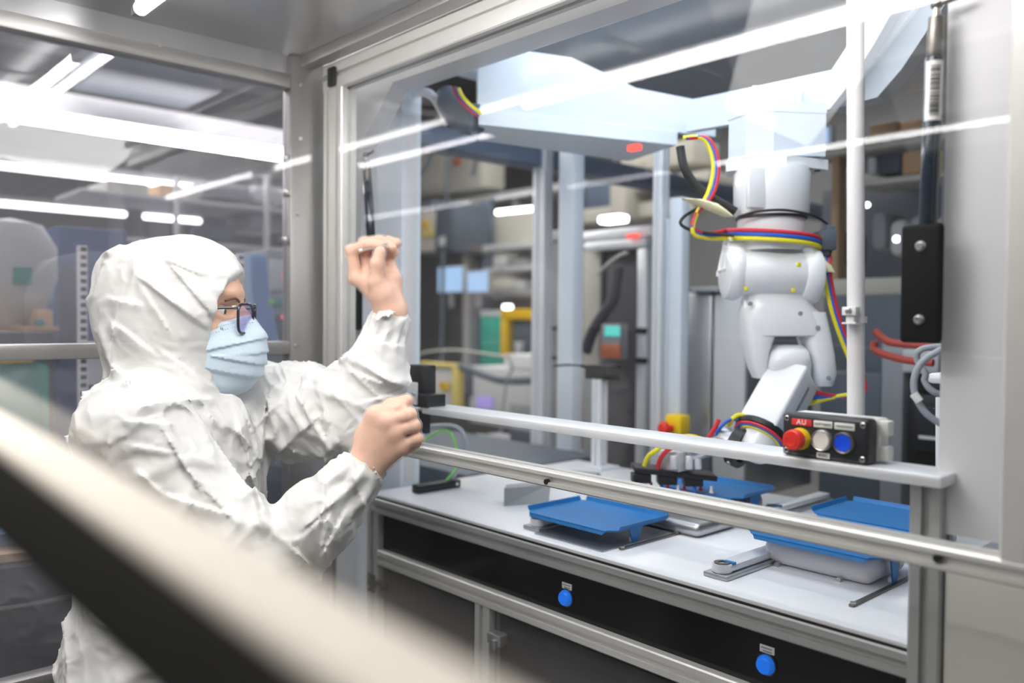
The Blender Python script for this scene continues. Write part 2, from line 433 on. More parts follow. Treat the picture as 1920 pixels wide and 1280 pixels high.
# left corner post and thin post beside it
part('corner_post', MB().box(-1.93, -1.715, 1.20, 1.26, .0, 2.2, .004), 'cell_white', me_)
q0, q1 = PY(747, 500, 1.22), PY(765, 500, 1.22)
part('white_post', MB().box(q0.x, q1.x, 1.205, 1.25, 1.14, PY(755, 215, 1.22).z, .006), 'white_sheet', me_)
# rear posts
def post(px0, px1, Y, py0, py1, t, m='bright_aluminium', slot=True, name='rear_post'):
    a, b = PY(px0, (py0 + py1) / 2, Y), PY(px1, (py0 + py1) / 2, Y); pm = (px0 + px1) / 2
    zt, zb = PY(pm, py0, Y).z, PY(pm, py1, Y).z; w = b.x - a.x; xm = (a.x + b.x) / 2
    if slot: mb = MB().profile((xm, Y + t / 2, zb), (xm, Y + t / 2, zt), ux, w, t)
    else: mb = MB().box(a.x, b.x, Y, Y + t, zb, zt, .004)
    part(name, mb, m, me_)
post(996, 1018, 2.02, 235, 900, .045)
post(1045, 1074, 1.98, 240, 905, .05, 'cell_white', False)
post(1221, 1238, 2.03, 235, 900, .04)
post(1252, 1276, 2.05, 370, 880, .04, 'cell_white', False)
post(1238, 1252, 2.06, 410, 850, .02, 'cell_white', False)
# roof: underside plates and tinted window
part('roof_window', MB().box(-1.95, -.25, 1.32, 2.9, 2.33, 2.345), 'roof_tint', me_)
part('roof_frame', MB().box(-2.0, -1.93, 1.30, 2.9, 2.29, 2.36, .004), 'cell_white', me_)
# diagonal robot carrier beam (box girder seen from below)
A0, A1 = PY(897, 235, 1.25), PY(1270, 270, 1.76)
dirb = V((A1.x - A0.x, A1.y - A0.y, 0)).normalized(); nb = V((-dirb.y, dirb.x, 0))
zb_ = (A0.z + A1.z) / 2
Lb = (V((A1.x, A1.y, 0)) - V((A0.x, A0.y, 0))).length
o0 = V((A0.x, A0.y, zb_))
part('carrier_plate', MB().prism([o0, o0 + dirb * Lb, o0 + dirb * Lb + nb * .24, o0 + nb * .16 + dirb * .06], (0, 0, .034)), 'cell_white', me_)
g0 = o0 + nb * .004 + V((0, 0, .034))
part('carrier_girder', MB().prism([g0, g0 + dirb * (Lb + .12), g0 + dirb * (Lb + .12) + uz * .085, g0 + dirb * .42 + uz * .098, g0 + dirb * .24 + uz * .15, g0 + uz * .15], nb * .012), 'cell_white', me_)
arm_px = [(1285, 247), (1372, 232), (1500, 216), (1556, 204), (1590, 160), (1640, 80), (1702, -30), (1668, -30), (1612, 50), (1559, 131), (1420, 161), (1295, 187)]
arm_pts = [PY(a, b, 1.72) for a, b in arm_px]
part('carrier_arm', MB().prism(arm_pts, (.004, .025, 0)), 'cell_white', me_)
# sloping grey strut beside the right post of the cell
part('roof_strut', MB().prism([PY(1556, 206, 1.76), PY(1645, 182, 1.76), PY(1690, 130, 1.76), PY(1790, -20, 1.76), PY(1700, -40, 1.76)], (.0, .05, 0)), 'pale_grey', me_)
# cross rail and post at the front
part('cross_rail', MB().box(-1.43, -.386, 1.054, 1.128, 1.353, 1.368, .003), 'bright_aluminium', me_)
part('front_post', MB().profile((-.418, 1.110, 0), (-.418, 1.110, 1.353), ux, .040, .040), 'grey_profile', me_)
# ------------------------------------------------------------------ worktop
solo('worktop', MB().box(-1.705, -.42, 1.104, 1.835, 1.127, 1.137, .002), 'worktop_white', 'long white worktop of the robot cell under the blue trays', 'worktop')
# ------------------------------------------------------------------ base cabinet
bc = thing('base_cabinet', 'aluminium framed base cabinet with black front panels under the worktop', 'cabinet', (-1.05, 1.5, 0))
part('top_profile', MB().profile((-1.70, 1.1225, 1.1095), (-.438, 1.1225, 1.1095), uy, .045, .035), 'grey_profile', bc)
part('seal_strip', MB().box(-1.70, -.438, 1.1025, 1.14, 1.127, 1.131), 'seal_and_shade_black', bc)
part('black_panel', MB().box(-1.665, -.438, 1.118, 1.124, 1.004, 1.092), 'dark_plexi', bc)
part('lower_profile', MB().profile((-1.665, 1.1225, .988), (-.438, 1.1225, .988), uy, .045, .036), 'aluminium', bc)
part('left_post', MB().profile((-1.6875, 1.1225, 0), (-1.6875, 1.1225, 1.092), ux, .045, .045), 'grey_profile', bc)
part('side_panel', MB().box(-1.86, -1.713, 1.105, 1.12, 0, 1.14, .002), 'cell_white', bc)
part('middle_post', MB().profile((-1.285, 1.1225, 0), (-1.285, 1.1225, .970), ux, .045, .045), 'grey_profile', bc)
dl = part('smoked_door', MB().box(-1.655, -1.325, 1.112, 1.118, .05, .962, .001), 'smoke_plexi', bc)
hq = PY(705, 1093, 1.10); hz = hq.z
part('hinge', MB().box(-1.70, -1.672, 1.094, 1.101, hz - .024, hz + .02, .003).box(-1.672, -1.640, 1.094, 1.113, hz - .012, hz + .008, .003), 'black_plastic', dl)
for dx, dz in ((-1.694, .010), (-1.694, -.012), (-1.650, -.003)):
    part('hinge_screw', MB().cyl((dx, 1.091, hz + dz), (dx, 1.095, hz + dz), .0038, seg=12), 'steel', dl)
dr = part('smoked_door', MB().box(-1.24, -.46, 1.112, 1.118, .05, .962, .001), 'smoke_plexi', bc)
lq = PY(932, 1195, 1.10)
part('latch', MB().box(lq.x - .018, lq.x + .022, 1.088, 1.112, lq.z - .012, lq.z + .010, .003).box(lq.x + .004, lq.x + .016, 1.08, 1.09, lq.z - .02, lq.z + .002, .002), 'satin_steel', dr)
part('cabinet_back', MB().box(-1.70, -.43, 1.95, 1.97, .0, 1.10), 'slate', bc)
for (px, py) in ((1063, 1120), (1438, 1245)):
    q = PY(px, py, 1.118)
    pb = part('push_button', MB().lathe((q.x, 1.118, q.z), (0, -1, 0), [(0, 0), (.0150, 0), (.0150, .004), (.0125, .010), (.011, .012), (0, .012)]), 'push_blue', bc, 'round blue push button')
    part('bezel', MB().torus((q.x, 1.117, q.z), (0, 1, 0), .0155, .0018), 'black_plastic', pb)
    ql = PY(px + 1, py - 21 * (1.3 if px > 1200 else 1), 1.117)
    lb = part('name_plate', MB().box(q.x - .0115, q.x + .0125, 1.1165, 1.118, ql.z - .0055, ql.z + .0055), 'label_white', bc, 'small white label strip')
    part('lettering', MB().box(q.x - .009, q.x + .009, 1.1160, 1.1166, ql.z + .0008, ql.z + .0028).box(q.x - .006, q.x + .009, 1.1160, 1.1166, ql.z - .0038, ql.z - .0018), 'mid_grey', lb)
# right cabinet door
rp = thing('right_cabinet', 'pale smooth cabinet below the white column, right of the grey post', 'cabinet', (-.2, 1.3, 0))
part('door_panel', MB().box(-.397, .25, 1.096, 1.112, .05, 1.262, .006), 'putty_panel', rp)
part('carcass', MB().box(-.385, .25, 1.113, 1.7, 0, 1.26), 'mid_grey', rp)
# ------------------------------------------------------------------ control box on the rail
cb = thing('control_box', 'black push-button box with red emergency stop on the aluminium rail', 'control box', (-.536, 1.09, 1.368))
bx0, bx1, bz0, bz1, byf = -.5985, -.4770, 1.3685, 1.4275, 1.058
part('lid', MB().box(bx0, bx1, byf, byf + .028, bz0, bz1, .006, 3), 'anthracite', cb)
bb = MB().box(bx0 + .001, bx1 + .001, byf + .0285, byf + .060, bz0 + .001, bz1 - .001, .004)
part('rear_shell', bb, 'light_plastic', cb)
for dz in (bz0 + .013, bz1 - .013):
    part('mounting_ear', MB().box(bx1 - .004, bx1 + .012, byf + .030, byf + .050, dz - .010, dz + .010, .003), 'light_plastic', cb)
for sx in (bx0 + .0075, bx1 - .0075):
    for sz in (bz0 + .0075, bz1 - .0075):
        s = part('screw', MB().lathe((sx, byf, sz), (0, -1, 0), [(0, -.001), (.0036, -.001), (.0036, .0006), (.0026, .0012), (.0022, .0006), (0, .0006)], 16), 'steel', cb)
        part('screw_slot', MB().box(sx - .0022, sx + .0022, byf - .0013, byf - .0005, sz - .0005, sz + .0005).box(sx - .0005, sx + .0005, byf - .0013, byf - .0005, sz - .0022, sz + .0022), 'ink', s)
def at_box(px, py): q = PY(px, py, byf); return q.x, q.z
# emergency stop; its mushroom stands out towards the viewer
ex, ez = -.5700, 1.3935
es = part('emergency_stop', MB().lathe((ex, byf, ez), (0, -1, 0), [(.0, .012), (.0125, .012), (.0140, .0135), (.0142, .019), (.0132, .0245), (.0118, .0255), (0, .0258)], 40), 'estop_red', cb, 'red mushroom button')
part('collar', MB().lathe((ex, byf, ez), (0, -1, 0), [(0, 0), (.0148, 0), (.0148, .005), (.0128, .012), (0, .012)], 36), 'estop_yellow', es, 'yellow collar')
def arc(r, a0, a1, n=10): return [V((ex + r * math.cos(math.radians(a0 + (a1 - a0) * i / n)), byf - .0259, ez + r * math.sin(math.radians(a0 + (a1 - a0) * i / n)))) for i in range(n + 1)]
part('arrow_mark', MB().tube(arc(.0078, 150, 395), .0006, 6, 1).tube([arc(.0078, 150, 150, 1)[0] + V((-.002, 0, .001)), arc(.0078, 150, 150, 1)[0], arc(.0078, 150, 150, 1)[0] + V((.0028, 0, .0006))], .0006, 6, 1), 'label_red', es)
for i, (bxx, m, bm) in enumerate(((-.5385, 'button_white', 'steel'), (-.5085, 'button_blue', 'dark_steel'))):
    bzz = 1.3950 if i == 0 else 1.3948
    pbt = part('push_button', MB().lathe((bxx, byf, bzz), (0, -1, 0), [(0, 0), (.0118, 0), (.0118, .005), (.0108, .0062), (.0096, .0058), (0, .0060)], 40), m, cb, ('white' if i == 0 else 'blue') + ' push button')
    part('bezel', MB().lathe((bxx, byf, bzz), (0, -1, 0), [(.0119, 0), (.0146, 0), (.0142, .005), (.0130, .0068), (.0119, .0062)], 40), bm, pbt)
def tag_plate(txt, x0, x1, z0, z1, m, ink, size, sp=1.0):
    p = part('label_plate', MB().box(x0, x1, byf - .0014, byf + .0005, z0, z1, .0012), m, cb)
    part('lettering', text_mesh(txt, size, ((x0 + x1) / 2, byf - .0015, (z0 + z1) / 2), (1, 0, 0), (0, 0, 1), .0003, spacing=sp), ink, p, smooth=0)
tag_plate('AU', -.5835, -.5540, 1.4115, 1.4205, 'label_red', 'label_white', .0098, 1.15)
tag_plate('QUITTANCE', -.5515, -.5250, 1.4115, 1.4205, 'label_white', 'ink', .0040)
tag_plate('VALIDATION', -.5225, -.4950, 1.4113, 1.4203, 'label_white', 'ink', .0039)
tag_plate('BOX1', -.5465, -.5280, 1.3705, 1.3785, 'label_white', 'ink', .0052)
# clear angled guard over the box lid edge
# ------------------------------------------------------------------ gas springs
def gas_spring(name, label, pts_top, pts_bot, plate, big):
    a, b = V(pts_top), V(pts_bot); d = (b - a).normalized()
    g = thing(name, label, 'gas spring', b, None)
    k = 1.0
    L = (b - a).length
    part('ball_stud', MB().ball(a, .0075).cyl(a, a + V((.03, .0, .004)), .004), 'dark_steel', g)
    part('rod_end', MB().cyl(a, a + d * .02, .0048), 'steel', g)
    part('end_fitting', MB().cyl(a + d * .016, a + d * .064, .0098, b=.001), 'dark_steel', g)
    cy = part('cylinder', MB().cyl(a + d * .064, b, .0108, b=.002), 'gasspring_navy', g)
    return g, a, d, cy
Yg = 1.075
gs, ga, gdv, gcy = gas_spring('gas_spring', 'dark blue gas spring with barcode sticker and black end plate beside the white column', PY(1757, 8, Yg), PY(1740, 425, Yg), None, True)
# barcode sticker on the cylinder
vd = (EYE - (ga + gdv * .15)); vd = (vd - gdv * vd.dot(gdv)).normalized(); sd = gdv.cross(vd)
sa, sb = ga + gdv * .070, ga + gdv * .142
def curved(a, b, r, ang0, ang1, n=8):
    R = []
    for e in (a, b): R.append([e + (vd * math.cos(t) + sd * math.sin(t)) * r for t in [ang0 + (ang1 - ang0) * i / n for i in range(n + 1)]])
    mb = MB(); bm = mb.bm
    rings = [[bm.verts.new(p) for p in ring] for ring in R]
    out = [[bm.verts.new(p + (p - (a if i == 0 else b)).normalized() * .0003) for p in ring] for i, ring in enumerate(R)]
    for i in range(n):
        bm.faces.new((out[0][i], out[0][i + 1], out[1][i + 1], out[1][i]))
        bm.faces.new((rings[0][i], rings[1][i], rings[1][i + 1], rings[0][i + 1]))
    for i in (0, n): bm.faces.new((rings[0][i], out[0][i], out[1][i], rings[1][i]) if i == 0 else (rings[0][i], rings[1][i], out[1][i], out[0][i]))
    bmesh.ops.recalc_face_normals(bm, faces=bm.faces[:])
    return mb
stk = part('sticker', curved(sa, sb, .0109, -1.05, .95), 'label_white', gcy)
_sgn = 1 if proj(ga + gdv * .13 + sd * .005)[0] > proj(ga + gdv * .13)[0] else -1
bars = bmesh.new(); rb = random.Random(3); t = .006; bmb = MB()
while t < .066:
    w = rb.choice((.0006, .0010, .0016, .0022)); a_b = sa + gdv * t; b_b = sa + gdv * min(t + w, .066)
    c = curved(a_b, b_b, .0113, *(sorted((_sgn * -.35, _sgn * .62))), n=5); me_t = c.mesh('t', 0); bmb.bm.from_mesh(me_t); bpy.data.meshes.remove(me_t)
    t += w + rb.choice((.0006, .0009, .0014))
part('barcode', bmb, 'ink', gcy, smooth=0)
pl0, pl1 = PY(1690, 420, Yg - .012), PY(1768, 642, Yg - .012)
epl = part('end_plate', MB().box(PY(1689, 530, Yg - .012).x, PY(1767, 530, Yg - .012).x, Yg - .016, Yg - .004, PY(1727, 643, Yg - .012).z, PY(1727, 419, Yg - .012).z, .0075, 4), 'black_matt', gs, 'black rounded end plate')
for py in (461, 599):
    q = PY(1726 if py < 500 else 1723, py, Yg - .016)
    part('socket_screw', MB().lathe((q.x, Yg - .0155, q.z), (0, -1, 0), [(0, 0), (.0062, 0), (.0062, .001), (.0047, .001), (.0047, .005), (.0038, .0056), (.0026, .0056), (.0026, .003), (0, .003)], 24), 'steel', epl)
g2, ga2, gd2, gcy2 = gas_spring('gas_spring', 'black gas spring on the left column behind the raised hand', PY(686, 290, 1.09), PY(697, 470, 1.09), None, False)
g2p = part('end_plate', MB().box(PY(651, 560, 1.085).x, PY(674, 560, 1.085).x, 1.084, 1.096, PY(662, 618, 1.085).z, PY(662, 470, 1.085).z, .006, 3), 'black_matt', g2)
q = PY(658, 594, 1.084); part('socket_screw', MB().cyl((q.x, 1.080, q.z), (q.x, 1.085, q.z), .005, seg=16), 'steel', g2p)
# white conduit tube with clamp, standing behind the control box
Yc = 1.146
cn = thing('conduit', 'white plastic conduit tube standing behind the control box', 'conduit', PY(1605, 770, Yc))
c_t, c_b = PY(1604, -30, Yc), PY(1606.5, 800, Yc)
rr_ = (PY(1622, 500, Yc) - PY(1589, 500, Yc)).length / 2 * .93
c_b.z = 1.345
part('tube', MB().cyl(c_b, c_t, rr_, seg=32), 'conduit_white', cn)
cc = PY(1606, 597, Yc)
cl = part('clamp', MB().lathe((cc.x, cc.y, cc.z - .006), (0, 0, 1), [(rr_ + .0003, 0), (rr_ + .0022, 0), (rr_ + .0022, .009), (rr_ + .0003, .009)], 32), 'conduit_white', cn)
q = PY(1596, 590, Yc - .018)
part('clamp_block', MB().box(q.x - .010, q.x + .010, Yc - .026, Yc - .012, q.z - .001, q.z + .011, .0012).box(q.x - .010, q.x + .010, Yc - .026, Yc - .012, q.z - .013, q.z - .0105, .001).box(q.x - .006, q.x + .006, Yc - .022, Yc - .012, q.z - .011, q.z, .001), 'conduit_white', cl)
part('clamp_screw', MB().lathe((q.x, Yc - .026, q.z + .005), (0, -1, 0), [(0, 0), (.0048, 0), (.0048, .0012), (.003, .0035), (0, .0038)], 18), 'steel', cl)
# grey cable loops beside the white column
def loop(pts, Y0, name, label, m, r, sub=8):
    P = [PY(a, b, Y0 + (c if len(t) > 2 else 0)) for t in pts for a, b, c in [(t + (0,))[:3]]]
    return solo(name, MB().tube(P, r, 12, sub), m, label, 'cable')
c1 = thing('cable', 'thick grey cable looped beside the white column, with a clear tie', 'cable', PY(1740, 720, 1.16))
part('sheath', MB().tube([PY(*t) for t in ((1800, 640, 1.20), (1762, 657, 1.18), (1728, 680, 1.165), (1714, 712, 1.16), (1718, 745, 1.16), (1738, 776, 1.165), (1775, 800, 1.18), (1800, 806, 1.2))], .0046, 12, 8), 'cable_grey', c1)
part('cable_tie', MB().cyl(PY(1713, 738, 1.155), PY(1724, 752, 1.158), .0056, seg=14), 'conduit_white', c1)
c2 = loop([(1800, 655, .05), (1765, 650, .04), (1728, 655, .03), (1719, 672, .03), (1735, 700, .03), (1734, 715, .03), (1752, 735, .03), (1800, 748, .04)], 1.17, 'cable', 'second grey cable curving behind the looped one beside the white column', 'cable_grey', .0044)
# latch at the left end of the cross rail
lt = thing('door_latch', 'black safety latch with steel plate at the left end of the cross rail', 'latch', PY(790, 765, 1.06))
part('latch_body', MB().box(PY(770, 720, 1.075).x, PY(794, 720, 1.075).x, 1.07, 1.11, 1.368, PY(780, 683, 1.08).z, .004), 'black_plastic', lt)
part('latch_foot', MB().box(PY(780, 750, 1.06).x, PY(808, 750, 1.06).x, 1.05, 1.10, 1.366, PY(790, 738, 1.06).z, .003), 'black_plastic', lt)
part('strike_plate', MB().box(PY(766, 740, 1.05).x, PY(784, 740, 1.05).x, 1.046, 1.05, PY(775, 758, 1.05).z, PY(775, 716, 1.05).z, .001), 'bright_aluminium', lt)
part('lower_bracket', MB().box(PY(770, 790, 1.09).x, PY(794, 790, 1.09).x, 1.07, 1.11, PY(782, 812, 1.09).z, 1.353, .003), 'black_plastic', lt)
q = PY(776, 738, 1.045); part('bolt_head', MB().ball(q, .005), 'steel', lt)
# ------------------------------------------------------------------ trays, bins, slides on the worktop
WT = 1.137
def make_tray(x0, y0, z, label, with_leg=True, d=.175, w=.226):
    """shallow blue tray: flat floor, low sloped rims at the back and sides, front drop edge, legs"""
    t = thing('tray', label, 'tray', (x0, y0, z), 'blue trays on the worktop')
    th = .0025; x1, y1 = x0 + w, y0 + d
    f = [(x0 + .014, y0 + .0), (x1 - .014, y0), (x1 - .014, y0 + .006), (x1, y0 + .022), (x1, y1 - .01), (x1 - .01, y1), (x0 + .01, y1), (x0, y1 - .01), (x0, y0 + .014)]
    part('tray_floor', MB().prism([(a, b, z) for a, b in f], (0, 0, th)), 'tray_blue', t)
    def rim(a, b, out, h=.008, lean=.004):
        a, b, out = V(a), V(b), V(out)
        part('rim', MB().prism([a, b, b + out * lean + V((0, 0, h)), a + out * lean + V((0, 0, h))], out * .002), 'tray_blue', t)
    rim((x0, y0 + .014, z + th), (x0, y1 - .008, z + th), (-1, 0, 0)); rim((x0 + .006, y1, z + th), (x1 - .006, y1, z + th), (0, 1, 0)); rim((x1, y0 + .024, z + th), (x1, y1 - .008, z + th), (1, 0, 0))
    part('front_lip', MB().prism([(x0 + .014, y0, z), (x1 - .014, y0, z), (x1 - .018, y0 - .003, z - .005), (x0 + .018, y0 - .003, z - .005)], (0, .002, 0)), 'tray_blue', t)
    for dx in (.052, .068): part('rivet', MB().cyl((x0 + .008, y0 + dx + .03, z + th), (x0 + .008, y0 + dx + .03, z + th + .002), .0025, seg=10), 'steel', t)
    if with_leg:
        part('leg', MB().prism([(x1 - .004, y0 + .055, z), (x1 - .004, y0 + .095, z), (x1 - .004, y0 + .078, WT + .003), (x1 - .004, y0 + .066, WT + .003)], (.003, 0, 0)), 'tray_blue', t)
        part('foot_pad', MB().cyl((x1 - .010, y0 + .072, WT + .007), (x1 - .004, y0 + .072, WT + .007), .0065, seg=16), 'worktop_white', t)
    return t
make_tray(-1.212, 1.150, WT + .030, 'blue tray pulled forward nearest the front, on dark steel plate')
make_tray(-.783, 1.270, WT + .050, 'blue tray over the large white bin, partly hidden by the door rail', d=.165)
make_tray(-.787, 1.500, WT + .050, 'blue tray at the back right beside the grey post', d=.165)
make_tray(-1.165, 1.510, WT + .046, 'blue tray under the gripper at the back', d=.15, w=.212)
def make_bin(x0, x1, y0, y1, h, label):
    b = thing('bin', label, 'bin', ((x0 + x1) / 2, (y0 + y1) / 2, WT), 'pale bins under the trays')
    part('body', MB().box(x0, x1, y0, y1, WT + .001, WT + h, .016, 4), 'satin_steel' if x1 < -.9 else 'conduit_white', b)
    for x in (x0 + .03, x1 - .05): part('stud', MB().cyl((x, y0 - .006, WT + .003), (x, y0 + .001, WT + .003), .004, seg=12), 'steel', b)
make_bin(-.765, -.575, 1.293, 1.43, .046, 'white bin below the tray nearest the grey post')
make_bin(-.765, -.575, 1.52, 1.66, .046, 'white bin below the back right tray')
make_bin(-1.14, -.925, 1.335, 1.47, .028, 'low pale steel bin behind the tray pulled forward')
make_bin(-1.15, -.97, 1.53, 1.65, .040, 'pale steel bin below the tray under the gripper')
def make_slide(x0, x1, y0, y1, label):
    s = thing('linear_slide', label, 'slide', ((x0 + x1) / 2, y0, WT), 'linear slides beside the trays')
    xm = (x0 + x1) / 2; w = x1 - x0
    part('base_plate', MB().box(x0, x1, y0, y1, WT + .0005, WT + .008, .0015), 'satin_steel', s)
    r = w * .36
    part('belt_rail', MB().box(xm - r, xm + r, y0 + r + .004, y1 - .01, WT + .009, WT + .021, .003), 'bright_aluminium', s)
    part('pulley', MB().cyl((xm, y0 + r + .004, WT + .009), (xm, y0 + r + .004, WT + .022), r, seg=28), 'bright_aluminium', s)
    part('pulley_cap', MB().lathe((xm, y0 + r + .004, WT + .022), (0, 0, 1), [(r * .35, 0), (r * .8, 0), (r * .8, .002), (r * .35, .002)], 24), 'dark_steel', s)
    part('clip', MB().box(xm - .002, xm + r + .002, y0 + r + .010, y0 + r + .018, WT + .021, WT + .025, .001), 'tray_blue', s)
make_slide(-1.205, -1.160, 1.140, 1.42, 'steel slide poking out below the tray pulled forward')
make_slide(-.787, -.742, 1.150, 1.47, 'steel slide left of the white bin, at the front of the worktop')
make_slide(-.955, -.915, 1.60, 1.86, 'steel slide right of the tray under the gripper')
def strip(x, y0, y1, label):
    s = thing('guide_strip', label, 'guide strip', (x, y0, WT), 'dark guide strips on the worktop')
    part('bar', MB().box(x - .004, x + .004, y0, y1, WT + .0005, WT + .004, .001), 'dark_steel', s)
    part('end_screw', MB().cyl((x, y0 + .006, WT + .004), (x, y0 + .006, WT + .0065), .0042, seg=14), 'steel', s)
strip(-.556, 1.186, 1.50, 'dark guide strip running out below the white bin')
strip(-.975, 1.165, 1.36, 'dark guide strip along the leg of the forward tray')
solo('base_sheet', MB().box(-1.16, -.985, 1.128, 1.36, WT + .0005, WT + .0025), 'satin_steel', 'dark reflecting steel sheet lying under the forward tray', 'plate')
# small steel wedges
def wedge(pts, vec, label): solo('steel_block', MB().prism(pts, vec), 'mid_grey', label, 'block')
q = PZ(945, 949, WT); r = PZ(1026, 944, WT)
wedge([V((q.x, q.y, WT)), V((r.x, r.y, WT)), V((r.x - .012, r.y + .02, WT + .040)), V((q.x, q.y, WT + .040))], (-.03, .035, 0), 'grey steel block on the worktop behind the lower door rail')
q = PZ(1062, 897, WT); r = PZ(1121, 902, WT)
wedge([V((q.x, q.y, WT)), V((r.x, r.y, WT)), V((r.x - .01, r.y, WT + .012)), V((q.x, q.y, WT + .012))], (-.03, .05, 0), 'flat steel block further back on the worktop, half hidden by the rail')
# black sensor with its wires at the left of the worktop
sb_ = thing('sensor_block', 'flat black sensor block on the worktop below the fist', 'sensor', (-1.61, 1.24, WT))
part('housing', MB().box(-1.632, -1.604, 1.175, 1.305, WT + .0005, WT + .020, .003), 'black_plastic', sb_)
q = PY(863, 910, 1.30); part('screw', MB().cyl((-1.604, 1.29, WT + .011), (-1.601, 1.29, WT + .011), .004, seg=12), 'steel', sb_)
part('green_wire', MB().tube([(-1.618, 1.27, WT + .02)] + [PY(*t) for t in ((858, 870, 1.30), (852, 828, 1.30), (835, 806, 1.30), (800, 822, 1.28), (775, 835, 1.25))], .0032, 8), 'hose_green', sb_, 'green and yellow wire')
part('grey_wire', MB().tube([(-1.618, 1.285, WT + .02)] + [PY(*t) for t in ((868, 860, 1.31), (872, 822, 1.31), (855, 800, 1.31), (815, 798, 1.28), (780, 805, 1.25))], .0055, 10), 'cable_grey', sb_, 'grey cable')
# sensor head on a slotted post
sp = thing('sensor_post', 'slotted aluminium post carrying a black sensor head at the back of the worktop', 'sensor', (-1.59, 1.80, WT))
q = PY(1124, 790, 1.785)
part('post', MB().profile((q.x, 1.785, WT), (q.x, 1.785, PY(1124, 710, 1.785).z), ux, .034, .034), 'bright_aluminium', sp)
part('foot_plate', MB().box(q.x - .04, q.x + .04, 1.75, 1.828, WT + .0005, WT + .006, .001), 'bright_aluminium', sp)
hd = part('sensor_head', MB().box(PY(1096, 700, 1.77).x, PY(1138, 700, 1.77).x, 1.77, 1.83, PY(1118, 711, 1.77).z, PY(1118, 685, 1.77).z, .004), 'black_matt', sp)
part('connector', MB().tube([PY(1100, 688, 1.79), PY(1085, 685, 1.79), PY(1060, 684, 1.78), PY(1038, 686, 1.77)], lambda t: .0055 if t < .25 else .003, 10), 'black_matt', hd)
# ------------------------------------------------------------------ ceiling-hung robot
RD = 1.80
cr = (ROT @ V((1, 0, 0))); cr.z = 0; cr.normalize()          # to the right, level
cw = V((0, 0, 1)).cross(cr); cw = -cw if cw.dot(EYE - PD(1455, 500, RD)) < 0 else cw   # towards the front of the cell
def RB(px, py, off=0.0): return PD(px, py, RD) + cw * off
rob = thing('robot_arm', 'white six-axis robot arm hanging from the cell roof with coloured hoses', 'robot', RB(1452, 210))
K = RD / F
def foot(pts, py0, py1, name, m='robot_white', par=rob):
    b = RB(1452, py1); t = RB(1452, py0)
    return part(name, MB().prism([V((b.x, b.y, b.z)) + cr * u + cw * w for u, w in pts], (0, 0, t.z - b.z)), m, par)
basef = [(-.094, -.02), (-.071, .03), (-.02, .058), (.093, .045), (.093, -.06), (-.05, -.08)]
foot([(a * 1.02, b * 1.06) for a, b in basef], 203, 222, 'mounting_plate', 'cell_white')
foot(basef, 222, 300, 'base', 'cell_white')
foot([(-.104, .0), (0, .078), (.104, .03), (.09, -.06), (0, -.085), (-.09, -.06)], 304, 322, 'flange')
for u, w in ((-.075, .012), (.01, .058), (.085, .02)):
    p = RB(1452, 324) + cr * u + cw * w; part('bolt', MB().cyl(p, p + V((0, 0, .008)), .006, seg=6), 'dark_steel', rob)
# gussets between the plate and the carrier
for px in (1398, 1480):
    part('gusset', MB().prism([RB(px, 203, .03), RB(px + 26, 203, -.05), RB(px + 26, 150, -.05), RB(px + 8, 165, .02)], cr * .012), 'cell_white', rob)
ax = RB(1446, 400)
def zpy(py): return RB(1446, py).z
col = part('turret_column', MB().lathe((ax.x, ax.y, 0), (0, 0, 1), [(0, zpy(408)), (.074, zpy(408)), (.078, zpy(400)), (.081, zpy(330)), (.078, zpy(318)), (0, zpy(318))], 40), 'robot_white', rob)
p = RB(1412, 362, .0) + cw * .066 - cr * .012
part('cover_plate', MB().obox(p, (cr * .94 + cw * -.3, cw, uz), (.022, .012, .042), .003), 'robot_white', col)
part('joint_ring', MB().lathe((ax.x, ax.y, 0), (0, 0, 1), [(0, zpy(412)), (.0745, zpy(412)), (.0745, zpy(407)), (0, zpy(407))], 40), 'cable_black', rob)
part('turret', MB().lathe((ax.x, ax.y, 0), (0, 0, 1), [(0, zpy(470)), (.062, zpy(470)), (.072, zpy(450)), (.070, zpy(412)), (0, zpy(412))], 40), 'robot_white', rob)
# shoulder: level barrel with two ears
def barrel(a, b, r, bev, seg=36): return MB().cyl(a, b, r, seg=seg, b=bev)
part('shoulder', barrel(RB(1372, 512, .02), RB(1512, 517, .02), .047, .008), 'robot_white', rob)
for (u0, u1, py, r) in ((1354, 1388, 510, .060), (1492, 1530, 518, .062)):
    e = part('shoulder_ear', barrel(RB(u0, py, .01), RB(u1, py + 1, .01), r, .014), 'robot_white', rob)
    c = RB((u0 + u1) / 2, py, .0); t_ = RB((u0 + u1) / 2 + (12 if u0 < 1400 else -6), 452, .0)
    part('ear_bridge', MB().obox((c + t_) / 2, ((t_ - c).normalized(), cr, (t_ - c).normalized().cross(cr)), ((t_ - c).length / 2 * .9, .014, .024), .011, 3), 'robot_white', e)
for px, py in ((1372, 507), (1383, 533), (1478, 508), (1469, 536)):
    p = RB(px, py, .02) + cw * .040 + (uz * .01 if py < 520 else -uz * .012)
    part('paint_mark', MB().obox(p + cw * .004, (cr, cw, uz), (.004, .003, .004), .001), 'hose_yellow', rob)
